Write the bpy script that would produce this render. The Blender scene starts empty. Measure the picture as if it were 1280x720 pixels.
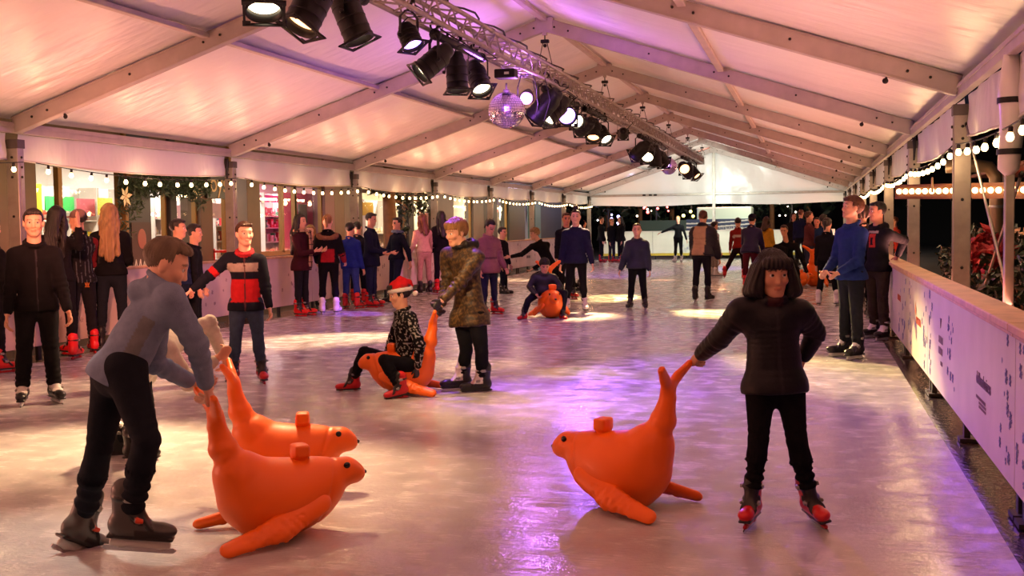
import bpy, math, random
import numpy as np
from mathutils import Vector, Matrix, Euler, noise as mnoise
random.seed(7); RNG = np.random.default_rng(7)
SC = bpy.context.scene; COL = SC.collection
PI = math.pi

# ------------------------------------------------------------------ camera
F_PX, PITCH, YAW, ROLL, CAM_H = 1447.0, .0547, .2518, -.0142, 1.45
def ray(px, py):
    a, b = px - 640, py - 360
    c, s = math.cos(ROLL), math.sin(ROLL)
    x, up = (c*a + s*b)/F_PX, -(-s*a + c*b)/F_PX
    cp, sp = math.cos(PITCH), math.sin(PITCH)
    y = cp + up*sp; z = -sp + up*cp
    c, s = math.cos(YAW), math.sin(YAW)
    return np.array([x*c - y*s, x*s + y*c, z])
CAMP = np.array([0, 0, CAM_H])
def gp(px, py, z=0.0):
    r = ray(px, py); return CAMP + r*((z - CAM_H)/r[2])
def at_x(px, py, X):
    r = ray(px, py); return CAMP + r*(X/r[0])
def at_y(px, py, Y):
    r = ray(px, py); return CAMP + r*(Y/r[1])
FWD = ray(640, 360)
def depth_of(P): return float(np.dot(np.asarray(P) - CAMP, FWD))
def at_d(px, py, d): return CAMP + ray(px, py)*d
def project(P):
    x, y, z = P[0], P[1], P[2] - CAM_H
    X = x*math.cos(YAW) + y*math.sin(YAW); Y = -x*math.sin(YAW) + y*math.cos(YAW)
    d = Y*math.cos(PITCH) - z*math.sin(PITCH); u = Y*math.sin(PITCH) + z*math.cos(PITCH)
    a, b = F_PX*X/d, -F_PX*u/d
    c, s = math.cos(ROLL), math.sin(ROLL)
    return 640 + c*a - s*b, 360 + s*a + c*b

cd = bpy.data.cameras.new('camera'); cam = bpy.data.objects.new('camera', cd); COL.objects.link(cam)
cd.sensor_fit = 'HORIZONTAL'; cd.sensor_width = 36; cd.lens = F_PX/1280*36
cd.clip_start = .05; cd.clip_end = 300
f = Vector(FWD); r0 = Vector((math.cos(YAW), math.sin(YAW), 0)); u0 = r0.cross(f)
c_, s_ = math.cos(ROLL), math.sin(ROLL)
# image rotated by ROLL: image right axis in world
rr = r0*c_ + u0*s_; uu = -r0*s_ + u0*c_
M = Matrix((( rr.x, uu.x, -f.x, 0), (rr.y, uu.y, -f.y, 0), (rr.z, uu.z, -f.z, CAM_H), (0, 0, 0, 1)))
cam.matrix_world = M; SC.camera = cam

# ------------------------------------------------------------------ colour + materials
def lin(c):
    if isinstance(c, str):
        c = c.lstrip('#'); c = [int(c[i:i+2], 16)/255 for i in (0, 2, 4)]
    return tuple(((v/12.92) if v <= .04045 else ((v+.055)/1.055)**2.4) for v in c)
MATS = {}
def nodes(m):
    m.use_nodes = True; nt = m.node_tree
    return nt, nt.nodes, nt.links, nt.nodes['Principled BSDF']
def mat(name, col=(.5,.5,.5), rough=.5, metal=0., emit=None, estr=0., bump=0., bscale=60., var=0., vscale=6., spec=.5, attr=False, coat=0., detail=3.):
    if name in MATS: return MATS[name]
    m = bpy.data.materials.new(name); nt, N, L, b = nodes(m)
    if isinstance(col, str): col = lin(col)
    b.inputs['Base Color'].default_value = (*col, 1); b.inputs['Roughness'].default_value = rough
    b.inputs['Metallic'].default_value = metal; b.inputs['Specular IOR Level'].default_value = spec
    b.inputs['Coat Weight'].default_value = coat
    tc = N.new('ShaderNodeTexCoord')
    src = None
    if attr:
        a = N.new('ShaderNodeAttribute'); a.attribute_name = 'Col'; src = a.outputs['Color']
        L.new(src, b.inputs['Base Color'])
    if var > 0:
        n = N.new('ShaderNodeTexNoise'); n.inputs['Scale'].default_value = vscale; n.inputs['Detail'].default_value = detail
        L.new(tc.outputs['Object'], n.inputs['Vector'])
        mr = N.new('ShaderNodeMapRange'); mr.inputs['From Min'].default_value = .3; mr.inputs['From Max'].default_value = .7
        mr.inputs['To Min'].default_value = 1 - var; mr.inputs['To Max'].default_value = 1 + var
        L.new(n.outputs['Fac'], mr.inputs['Value'])
        mx = N.new('ShaderNodeVectorMath'); mx.operation = 'SCALE'
        if src: L.new(src, mx.inputs[0])
        else: mx.inputs[0].default_value = col
        L.new(mr.outputs[0], mx.inputs['Scale']); L.new(mx.outputs[0], b.inputs['Base Color'])
    if bump > 0:
        n = N.new('ShaderNodeTexNoise'); n.inputs['Scale'].default_value = bscale; n.inputs['Detail'].default_value = detail
        L.new(tc.outputs['Object'], n.inputs['Vector'])
        bp = N.new('ShaderNodeBump'); bp.inputs['Strength'].default_value = bump; bp.inputs['Distance'].default_value = .01
        L.new(n.outputs['Fac'], bp.inputs['Height']); L.new(bp.outputs[0], b.inputs['Normal'])
    if emit is not None:
        b.inputs['Emission Color'].default_value = (*emit, 1); b.inputs['Emission Strength'].default_value = estr
    MATS[name] = m; return m
def emis(name, col, s, mis=False):
    m = mat(name, (.8,.8,.8), .4, emit=col, estr=s)
    try: m.cycles.emission_sampling = 'AUTO' if mis else 'NONE'
    except Exception: pass
    return m
def glass(name, tint=(1,1,1), refl=.12):
    if name in MATS: return MATS[name]
    m = bpy.data.materials.new(name); m.use_nodes = True; nt = m.node_tree; N = nt.nodes; L = nt.links; N.clear()
    o = N.new('ShaderNodeOutputMaterial'); t = N.new('ShaderNodeBsdfTransparent'); g = N.new('ShaderNodeBsdfGlossy'); mx = N.new('ShaderNodeMixShader')
    t.inputs[0].default_value = (*tint, 1); g.inputs['Roughness'].default_value = .03; mx.inputs[0].default_value = refl
    L.new(t.outputs[0], mx.inputs[1]); L.new(g.outputs[0], mx.inputs[2]); L.new(mx.outputs[0], o.inputs[0])
    MATS[name] = m; return m

# ------------------------------------------------------------------ mesh builder
def unit(v):
    v = np.asarray(v, float); n = np.linalg.norm(v); return v/n if n > 1e-9 else v
class MB:
    def __init__(s): s.v, s.f, s.m, s.sm = [], [], [], []
    def add(s, vs, fs, mi=0, smooth=False):
        o = len(s.v); s.v += [tuple(map(float, p)) for p in vs]
        for q in fs: s.f.append(tuple(i + o for i in q)); s.m.append(mi); s.sm.append(smooth)
        return s
    def box(s, c, h, R=None, mi=0, bev=0.):
        hx, hy, hz = h
        b = min(bev, hx*.9, hy*.9, hz*.9)
        R = np.eye(3) if R is None else np.asarray(R)
        if b <= 0:
            P = [(x*hx, y*hy, z*hz) for x in (-1,1) for y in (-1,1) for z in (-1,1)]
            fs = [(0,1,3,2),(4,6,7,5),(0,4,5,1),(2,3,7,6),(0,2,6,4),(1,5,7,3)]
        else:
            P = []; idx = {}
            for sx in (-1,1):
                for sy in (-1,1):
                    for sz in (-1,1):
                        for a in range(3):
                            p = [sx*(hx-b), sy*(hy-b), sz*(hz-b)]
                            p[a] = (sx*hx, sy*hy, sz*hz)[a]; idx[(sx,sy,sz,a)] = len(P); P.append(p)
            fs = []
            for a in range(3):
                o = [i for i in range(3) if i != a]
                for sg in (-1,1):
                    q = []
                    for (u,w) in ((-1,-1),(1,-1),(1,1),(-1,1)):
                        k = [0,0,0]; k[a] = sg; k[o[0]] = u; k[o[1]] = w; q.append(idx[(*k,a)])
                    fs.append(tuple(q))
            for a in range(3):
                o = [i for i in range(3) if i != a]
                for u in (-1,1):
                    for w in (-1,1):
                        k0 = [0,0,0]; k1 = [0,0,0]
                        k0[a] = -1; k1[a] = 1; k0[o[0]] = k1[o[0]] = u; k0[o[1]] = k1[o[1]] = w
                        fs.append((idx[(*k0,o[0])], idx[(*k1,o[0])], idx[(*k1,o[1])], idx[(*k0,o[1])]))
            for sx in (-1,1):
                for sy in (-1,1):
                    for sz in (-1,1): fs.append(tuple(idx[(sx,sy,sz,a)] for a in range(3)))
        P = [np.asarray(c) + R @ np.asarray(p) for p in P]
        return s.add(P, fs, mi)
    def bar(s, a, b, w, h, up=(0,0,1), mi=0, bev=0.):
        a, b = np.asarray(a, float), np.asarray(b, float); d = unit(b - a); up = np.asarray(up, float)
        if abs(np.dot(d, up)) > .98: up = np.array([1.,0,0])
        x = unit(np.cross(d, up)); z = np.cross(x, d)
        R = np.stack([d, x, z], 1)
        return s.box((a+b)/2, (np.linalg.norm(b-a)/2, w/2, h/2), R, mi, bev)
    def tube(s, pts, r, n=8, mi=0, cap=True, smooth=True):
        pts = [np.asarray(p, float) for p in pts]; k = len(pts)
        rs = r if isinstance(r, (list, tuple)) else [r]*k
        V = []; ref = None
        for i, p in enumerate(pts):
            d = unit(pts[min(i+1,k-1)] - pts[max(i-1,0)])
            if ref is None:
                ref = np.array([0,0,1.]) if abs(d[2]) < .9 else np.array([1.,0,0])
            x = unit(np.cross(d, ref)); y = np.cross(x, d); ref = y
            for j in range(n):
                a = 2*PI*j/n; V.append(p + rs[i]*(math.cos(a)*x + math.sin(a)*y))
        fs = [(i*n+j, i*n+(j+1)%n, (i+1)*n+(j+1)%n, (i+1)*n+j) for i in range(k-1) for j in range(n)]
        if cap: fs += [tuple(range(n-1,-1,-1)), tuple((k-1)*n+j for j in range(n))]
        return s.add(V, fs, mi, smooth)
    def lathe(s, prof, o=(0,0,0), ax=(0,0,1), n=24, mi=0, smooth=True, cap=True):
        ax = unit(ax); ref = np.array([1.,0,0]) if abs(ax[0]) < .9 else np.array([0,1.,0])
        x = unit(np.cross(ax, ref)); y = np.cross(ax, x); o = np.asarray(o, float)
        V = [o + ax*z + r*(math.cos(2*PI*j/n)*x + math.sin(2*PI*j/n)*y) for r, z in prof for j in range(n)]
        k = len(prof)
        fs = [(i*n+j, i*n+(j+1)%n, (i+1)*n+(j+1)%n, (i+1)*n+j) for i in range(k-1) for j in range(n)]
        if cap: fs += [tuple(range(n-1,-1,-1)), tuple((k-1)*n+j for j in range(n))]
        return s.add(V, fs, mi, smooth)
    def ball(s, c, r, n=12, mi=0):
        r3 = (r,)*3 if np.isscalar(r) else r; c = np.asarray(c, float); m = max(4, n//2)
        V = [c + np.array([0,0,r3[2]])]
        for i in range(1, m):
            t = PI*i/m
            V += [c + np.array([r3[0]*math.sin(t)*math.cos(2*PI*j/n), r3[1]*math.sin(t)*math.sin(2*PI*j/n), r3[2]*math.cos(t)]) for j in range(n)]
        V.append(c - np.array([0,0,r3[2]])); L = len(V)-1
        fs = [(0, 1+j, 1+(j+1)%n) for j in range(n)]
        for i in range(m-2): fs += [(1+i*n+j, 1+(i+1)*n+j, 1+(i+1)*n+(j+1)%n, 1+i*n+(j+1)%n) for j in range(n)]
        b = 1+(m-2)*n; fs += [(L, b+(j+1)%n, b+j) for j in range(n)]
        return s.add(V, fs, mi, True)
    def quad(s, a, b, c, d, mi=0): return s.add([a,b,c,d], [(0,1,2,3)], mi)
    def mesh(s, name, mats):
        me = bpy.data.meshes.new(name); me.from_pydata(s.v, [], s.f); 
        for m in (mats if isinstance(mats, (list, tuple)) else [mats]): me.materials.append(m)
        me.polygons.foreach_set('material_index', s.m); me.polygons.foreach_set('use_smooth', s.sm); me.update()
        return me
    def build(s, name, mats, parent=None, loc=None):
        return link(name, s.mesh(name, mats), parent, loc)
def link(name, data, parent=None, loc=None):
    o = bpy.data.objects.new(name, data); COL.objects.link(o)
    if parent: o.parent = parent
    if loc is not None: o.location = loc
    return o
def tag(o, label=None, cat=None, group=None, kind=None):
    if label: o['label'] = label
    if cat: o['category'] = cat
    if group: o['group'] = group
    if kind: o['kind'] = kind
    return o
def thing(name, label, cat, loc=(0,0,0), group=None, rotz=0.):
    o = link(name, None, None, loc); o.rotation_euler.z = rotz; o.empty_display_size = .1
    return tag(o, label, cat, group)
def struct(name, mb, m, label=None, cat=None):
    return tag(mb.build(name, m), label, cat, None, 'structure')
def dup(root, loc=None, label=None, rotz=None):
    r = root.copy(); COL.objects.link(r)
    if loc is not None: r.location = loc
    if rotz is not None: r.rotation_euler.z = rotz
    if label: r['label'] = label
    def rec(src, dst):
        for ch in src.children:
            c = ch.copy(); COL.objects.link(c); c.parent = dst; rec(ch, c)
    rec(root, r); return r
def light(kind, name, loc, energy, col, target=None, **k):
    d = bpy.data.lights.new(name, kind); d.energy = energy; d.color = col
    for a, v in k.items(): setattr(d, a, v)
    o = link(name, d, None, loc)
    if target is not None:
        o.rotation_euler = (Vector(target) - Vector(loc)).to_track_quat('-Z', 'Y').to_euler()
    return o

# ------------------------------------------------------------------ smooth solid modelling (distance fields -> one closed mesh)
def _axes(ax):  # 3x3 with rows = local axes
    return np.asarray(ax, float)
class Solid:
    """Smoothly blended cones, ellipsoids and boxes, meshed as one continuous surface."""
    def __init__(s, vox, k=.02, smooth=0): s.p = []; s.vox = vox; s.k = k; s.smooth = smooth
    def cone(s, a, b, ra, rb, tag='', flat=None, k=None, op='add', quilt=None):
        a, b = np.asarray(a, float), np.asarray(b, float); r = max(ra, rb)
        s.p.append(dict(t='c', a=a, b=b, ra=ra, rb=rb, tag=tag, flat=flat, k=k, op=op, q=quilt, lo=np.minimum(a,b)-r, hi=np.maximum(a,b)+r)); return s
    def ell(s, c, r, ax=None, tag='', k=None, op='add'):
        c = np.asarray(c, float); m = max(r)
        s.p.append(dict(t='e', c=c, r=np.asarray(r, float), ax=np.eye(3) if ax is None else _axes(ax), tag=tag, k=k, op=op, lo=c-m, hi=c+m)); return s
    def box(s, c, h, ax=None, rad=.01, tag='', k=None, op='add'):
        c = np.asarray(c, float); m = np.linalg.norm(h)
        s.p.append(dict(t='b', c=c, h=np.asarray(h, float), rad=rad, ax=np.eye(3) if ax is None else _axes(ax), tag=tag, k=k, op=op, lo=c-m, hi=c+m)); return s
    @staticmethod
    def dist(p, P):
        if p['t'] == 'c':
            a = p['a']; ba = p['b'] - a; l = np.linalg.norm(ba)
            d = P - a
            if l < 1e-6:
                return np.linalg.norm(d, axis=-1) - p['ra'], np.zeros(P.shape[:-1])
            w = ba/l
            sc = 1.
            if p['flat'] is not None:
                n, fl = p['flat']; n = unit(np.asarray(n, float) - w*np.dot(n, w))
                c = d @ n; d = d + (1/fl - 1)*c[..., None]*n; sc = .8
            y = d @ w; rad = np.sqrt(np.maximum((d*d).sum(-1) - y*y, 0))
            t = np.clip(y/l, 0, 1)
            rr = (p['ra'] - p['rb'])/l; rr = max(-.95, min(.95, rr)); t2 = np.clip((y + rad*rr/math.sqrt(1-rr*rr))/l, 0, 1)
            r = p['ra'] + (p['rb'] - p['ra'])*t2
            if p['q']: r = r + p['q'][1]*(np.abs(np.sin(PI*p['q'][0]*t)) - .5)
            return sc*(np.sqrt(rad*rad + (y - t2*l)**2) - r), t
        d = (P - p['c']) @ p['ax'].T
        if p['t'] == 'e':
            k0 = np.linalg.norm(d/p['r'], axis=-1); k1 = np.linalg.norm(d/(p['r']**2), axis=-1)
            return k0*(k0 - 1)/np.maximum(k1, 1e-6), np.clip(.5 + .5*d[..., 2]/p['r'][2], 0, 1)
        q = np.abs(d) - (p['h'] - p['rad'])
        return np.linalg.norm(np.maximum(q, 0), axis=-1) + np.minimum(q.max(-1), 0) - p['rad'], np.clip(.5 + .5*d[..., 2]/p['h'][2], 0, 1)
    def mesh(s):
        v = s.vox; adds = [p for p in s.p if p['op'] == 'add']
        lo = np.min([p['lo'] for p in adds], 0) - 3*v; hi = np.max([p['hi'] for p in adds], 0) + 3*v
        n = np.ceil((hi - lo)/v).astype(int) + 1
        F = np.full(n, .5, np.float32)
        ax = [lo[i] + v*np.arange(n[i]) for i in range(3)]
        for p in s.p:
            k = s.k if p['k'] is None else p['k']; mg = k + 2.5*v
            i0 = np.maximum(((p['lo'] - mg - lo)/v).astype(int), 0); i1 = np.minimum(((p['hi'] + mg - lo)/v).astype(int) + 2, n)
            if np.any(i1 <= i0): continue
            G = np.stack(np.meshgrid(*[ax[i][i0[i]:i1[i]] for i in range(3)], indexing='ij'), -1)
            d = s.dist(p, G)[0].astype(np.float32)
            sl = tuple(slice(i0[i], i1[i]) for i in range(3)); A = F[sl]
            if p['op'] == 'add':
                h = np.maximum(k - np.abs(A - d), 0)/k; F[sl] = np.minimum(A, d) - h*h*k*.25
            else:
                d = -d; h = np.maximum(k - np.abs(A - d), 0)/k; F[sl] = np.maximum(A, d) + h*h*k*.25
        S = F < 0
        c = [(i,j,l) for i in (0,1) for j in (0,1) for l in (0,1)]
        m = n - 1
        cnt = np.zeros(m, np.int8)
        for (i,j,l) in c: cnt += S[i:i+m[0], j:j+m[1], l:l+m[2]]
        act = (cnt > 0) & (cnt < 8); I = np.argwhere(act)
        idx = np.full(m, -1, np.int32); idx[act] = np.arange(len(I), dtype=np.int32)
        val = np.stack([F[I[:,0]+i, I[:,1]+j, I[:,2]+l] for (i,j,l) in c], 1)
        acc = np.zeros((len(I), 3)); w = np.zeros(len(I)); C = np.array(c, float)
        for a in range(8):
            for b in range(a+1, 8):
                if np.abs(C[a]-C[b]).sum() != 1: continue
                x = (val[:,a] < 0) != (val[:,b] < 0)
                t = val[x,a]/(val[x,a] - val[x,b]); acc[x] += C[a] + (C[b]-C[a])*t[:,None]; w[x] += 1
        V = lo + v*(I + acc/w[:,None])
        fs = []
        for axn in range(3):
            o1, o2 = (axn+1) % 3, (axn+2) % 3
            sa = [slice(None)]*3; sb = [slice(None)]*3; sa[axn] = slice(0,-1); sb[axn] = slice(1,None)
            x = S[tuple(sa)] != S[tuple(sb)]; E = np.argwhere(x)
            E = E[(E[:,o1] > 0) & (E[:,o2] > 0)]
            fl = S[E[:,0],E[:,1],E[:,2]]
            q = []
            for (u,w_) in ((1,1),(0,1),(0,0),(1,0)):
                Q = E.copy(); Q[:,o1] -= u; Q[:,o2] -= w_; q.append(idx[Q[:,0],Q[:,1],Q[:,2]])
            q = np.stack(q, 1)
            q[~fl] = q[~fl][:, ::-1]
            fs.append(q)
        Q = np.concatenate(fs); Q = Q[(Q >= 0).all(1)]
        if s.smooth:
            e = np.concatenate([Q[:,[0,1]], Q[:,[1,2]], Q[:,[2,3]], Q[:,[3,0]]]); e = np.concatenate([e, e[:, ::-1]])
            deg = np.maximum(np.bincount(e[:,0], minlength=len(V)), 1)[:,None]
            for it in range(s.smooth):
                for w_ in (.5, -.51):
                    A_ = np.stack([np.bincount(e[:,0], weights=V[e[:,1],i], minlength=len(V)) for i in range(3)], 1)/deg
                    V = V + w_*(A_ - V)
        # which piece each vertex lies on
        best = np.full(len(V), 9.); ti = np.zeros(len(V), int); tt = np.zeros(len(V)); names = []
        for p in adds:
            if p['tag'] not in names: names.append(p['tag'])
            sel = np.all((V > p['lo'] - .05) & (V < p['hi'] + .05), 1)
            if not sel.any(): continue
            d, t = s.dist(p, V[sel]); ii = np.where(sel)[0]; b = d < best[ii]
            best[ii[b]] = d[b]; ti[ii[b]] = names.index(p['tag']); tt[ii[b]] = t[b]
        T = np.array(names)[ti] if names else None
        return V, Q, T, tt
def normals(V, Q):
    n = np.cross(V[Q[:,2]] - V[Q[:,0]], V[Q[:,3]] - V[Q[:,1]]); N = np.zeros_like(V)
    for i in range(4): np.add.at(N, Q[:,i], n)
    return N/np.maximum(np.linalg.norm(N, axis=1), 1e-12)[:,None]
def np_mesh(name, V, Q, m, col=None):
    me = bpy.data.meshes.new(name)
    me.vertices.add(len(V)); me.vertices.foreach_set('co', np.asarray(V, np.float32).ravel())
    me.loops.add(Q.size); me.loops.foreach_set('vertex_index', Q.astype(np.int32).ravel())
    me.polygons.add(len(Q)); me.polygons.foreach_set('loop_start', np.arange(0, Q.size, 4, dtype=np.int32))
    me.polygons.foreach_set('use_smooth', np.ones(len(Q), bool))
    me.update(calc_edges=True)
    me.materials.append(m)
    if col is not None:
        a = me.color_attributes.new('Col', 'FLOAT_COLOR', 'POINT')
        a.data.foreach_set('color', np.concatenate([col, np.ones((len(V),1))], 1).astype(np.float32).ravel())
    return me
def wob(P, f, seed=0):
    r = np.random.default_rng(seed); o = np.zeros(len(P))
    for i in range(4):
        d = unit(r.normal(size=3)); o += np.sin(P @ d*f*(.7+.25*i) + r.uniform(0, 6.28) + 1.5*np.sin(P @ unit(r.normal(size=3))*f*.6))
    return o/4
# ------------------------------------------------------------------ people
M_SKIN = mat('skin', '#c99a80', .5, attr=True, bump=.05, bscale=300)
M_CLOTH = mat('cloth', '#333333', .9, attr=True, bump=.25, bscale=180, var=.12, vscale=25, spec=.12)
M_NYLON = mat('nylon', '#333333', .5, attr=True, bump=.15, bscale=90, var=.1, vscale=14, spec=.28)
M_HAIR = mat('hair', '#222222', .45, attr=True, bump=.3, bscale=220, spec=.4)
M_BOOT = mat('skate_boot', '#aa2222', .35, attr=True, spec=.45)
M_STEEL = mat('blade_steel', '#c8ccd0', .22, 1.)
M_EYE = mat('eye', '#ffffff', .15, attr=True, spec=.6)
SKIN = lin('#d6a184')

SKATES = {}
def skate_mesh(style):
    if style in SKATES: return SKATES[style]
    pal = dict(red=('#c4181c','#141414','#b01518'), white=('#d8d2cc','#b9b3ad','#c9c4bd'), black=('#161618','#c9c9c9','#d0d0d2'),
               grey=('#4a4a48','#161616','#c9c9c4'), bw=('#1a1a1c','#d6d2cc','#dcdcd8'), boots=('#1a1715','#2a2522','#1a1715'), dark=('#181416','#3a2a2c','#b9b4b0'))[style]
    c0, c1, c2 = (np.array(lin(c)) for c in pal)
    S = Solid(.0065, .02)
    S.cone((-.02,0,-.02), (-.03,0,.10), .05, .056, 'shaft', flat=((0,1,0), .88))
    S.cone((-.03,0,-.045), (.12,0,-.058), .043, .036, 'foot')
    S.ell((.145,0,-.056), (.05,.043,.031), None, 'toe')
    S.ell((-.045,0,-.04), (.042,.04,.045), None, 'heel')
    S.box((.05,0,-.088), (.135,.036,.008), None, .008, 'sole', k=.008)
    S.ell((-.02,0,.075), (.066,.06,.016), None, 'strap', k=.006)
    S.ell((.02,0,.0), (.058,.054,.013), Euler((0, .75, 0)).to_matrix().transposed(), 'strap', k=.006)
    S.ell((.085,0,-.038), (.05,.049,.012), Euler((0, .9, 0)).to_matrix().transposed(), 'strap', k=.006)
    S.cone((.035,0,.0), (.0,0,.125), .028, .03, 'tongue', flat=((0,1,0), 1.25))
    for sx in (-1, 1):
        S.box((.0,sx*.058,.075), (.02,.007,.012), None, .004, 'buckle', k=.004)
        S.box((.045,sx*.05,-.01), (.018,.007,.01), None, .004, 'buckle', k=.004)
    V, Q, T, t = S.mesh()
    col = np.tile(c0, (len(V),1)); col[(T == 'strap') | (T == 'tongue')] = c1 if style in ('red','grey') else c0*.8
    if style in ('bw', 'black'): col[(T == 'tongue')] = c1
    if style == 'bw': col[(V[:,2] > -.03) & (V[:,0] > .0) & (V[:,0] < .1)] = c1
    if style == 'grey': col[(V[:,2] < -.055) & (V[:,0] > .03)] = lin('#1c1c1c')
    col[T == 'buckle'] = lin('#8a8680') if style != 'grey' else lin('#9a9a92')
    if style == 'grey': col[(T == 'buckle') & (V[:,0] > .03)] = lin('#c8401c')
    col[T == 'sole'] = lin('#1a1a1a')
    boot = np_mesh('skate_boot', V, Q, M_BOOT, col)
    S = Solid(.006, .012)
    S.box((.05,0,-.119), (.125,.011,.012), None, .008, 'h', k=.012)
    S.cone((.13,0,-.09), (.13,0,-.115), .03, .02, 'h', flat=((0,1,0), .55)); S.cone((-.03,0,-.09), (-.03,0,-.115), .032, .022, 'h', flat=((0,1,0), .55))
    if style in ('grey','bw','black'): S.box((.05,0,-.103), (.12,.009,.014), None, .008, 'h')
    V, Q, T, t = S.mesh(); hold = np_mesh('blade_holder', V, Q, M_BOOT, np.tile(c2, (len(V),1)))
    mb = MB(); pr = [(-.095,-.128),(.185,-.128),(.2,-.136),(.185,-.15),(-.085,-.15),(-.1,-.142)]
    n = len(pr); mb.add([(x, y, z) for y in (-.003,.003) for x, z in pr], [tuple(range(n-1,-1,-1)), tuple(range(n,2*n))] + [(i,(i+1)%n,n+(i+1)%n,n+i) for i in range(n)])
    SKATES[style] = (boot, hold, mb.mesh('skate_blade', M_STEEL)); return SKATES[style]
ANK = .15      # ankle above the ice, for a .26 m foot

def rotv(v, axis, deg):
    return np.array(Matrix.Rotation(math.radians(deg), 3, Vector(axis)) @ Vector(v))
def head_size(h): return .147 + .047*h

def skeleton(h, g, face=0, lean=0, side=0, armL=(5,8,10), armR=(5,8,10), legL=(0,3,0), legR=(0,3,0), hyaw=0, hpit=0, htilt=0, feet=None, toe=12, twist=0):
    """Joints of a standing or bending figure.  arm = (forward, outward, elbow bend, inward turn of the forearm); leg = (forward, outward, knee bend)."""
    g = np.array([g[0], g[1], 0.]); gh = unit(g); rt = np.array([gh[1], -gh[0], 0])
    a = math.radians(face); fw = -math.cos(a)*gh + math.sin(a)*rt; up = np.array([0,0,1.]); lf = np.cross(up, fw)
    HH = head_size(h); sc = .152*h/.26; ank = ANK*sc
    hip_z = (.50 if h > 1.5 else .475)*h; J = {}
    sp = rotv(rotv(up, lf, lean), fw, side)
    sf = rotv(fw, lf, lean)
    tl = rotv(lf, sp, twist); tf = rotv(sf, sp, twist)
    pel = np.array([0,0,hip_z])
    J['pel'] = pel + sp*.03*h
    J['nb'] = pel + sp*(h - 1.28*HH - hip_z)
    J['fwd'], J['lat'], J['sp'] = tf, tl, sp
    shz = J['nb'] - sp*.058*h; sw = .099*h if h > 1.5 else .096*h
    for s, n, arm, leg in ((1,'L',armL,legL), (-1,'R',armR,legR)):
        J['hip'+n] = pel + lf*s*.052*h
        f, o, k = leg[:3]
        d = rotv(rotv(-up, lf, -f), fw, s*o); J['kn'+n] = J['hip'+n] + d*(hip_z - .045*h)*.51
        d2 = rotv(rotv(-up, lf, -f + k), fw, s*(leg[3] if len(leg) > 3 else o)); J['an'+n] = J['kn'+n] + d2*(hip_z - .045*h)*.49
        J['sh'+n] = shz + tl*s*sw
        f, o, b = arm[:3]; inn = arm[3] if len(arm) > 3 else 0
        # arms hang by gravity rather than along the leaning spine
        dn = -up*.75 - sp*.25; dn = unit(dn)
        d = rotv(rotv(dn, tl, -f), tf, s*o)
        J['el'+n] = J['sh'+n] + d*.172*h
        e = rotv(d, tl, -b); e = rotv(e, up, -s*inn); J['wr'+n] = J['el'+n] + e*.145*h
        ft = rotv(fw, up, s*toe); J['ft'+n] = ft if len(leg) < 5 else rotv(ft, np.cross(up, ft), leg[4])
    J['hf'] = rotv(rotv(fw, up, hyaw), lf, lean*.35 + hpit); J['hup'] = rotv(unit(sp*.65 + up*.35), rotv(fw, up, hyaw), htilt)
    J['hf'] = unit(J['hf']); J['hup'] = unit(J['hup'] - J['hf']*np.dot(J['hup'], J['hf'])*.999)
    J['hup'] = rotv(up, lf, hpit + lean*.35); J['hup'] = rotv(J['hup'], J['hf'], htilt); J['hup'] = unit(J['hup'] - J['hf']*np.dot(J['hup'], J['hf']))
    J['hc'] = J['nb'] + (unit(sp + up))*.29*HH + J['hup']*HH*.52 + J['hf']*.012
    low = min(J['anL'][2], J['anR'][2]); sh = np.array([0,0,ank - low])
    if feet in ('L','R'): cxy = J['an'+feet]
    else: cxy = (J['anL'] + J['anR'])/2
    sh[:2] = g[:2] - cxy[:2]
    for k in J:
        if k not in ('fwd','lat','sp','ftL','ftR','hf','hup'): J[k] = J[k] + sh
    return J
def fit_height(top, g, **k):
    """height that brings the crown to the photo's row for this pose"""
    h = 1.6
    for _ in range(6):
        J = skeleton(h, g, **k); t = J['hc'] + J['hup']*head_size(h)*.53; foot = np.array([g[0], g[1], 0])
        y0 = project(foot)[1]; y = project(t)[1]; h *= (y0 - top)/(y0 - y)
    return h

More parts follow.
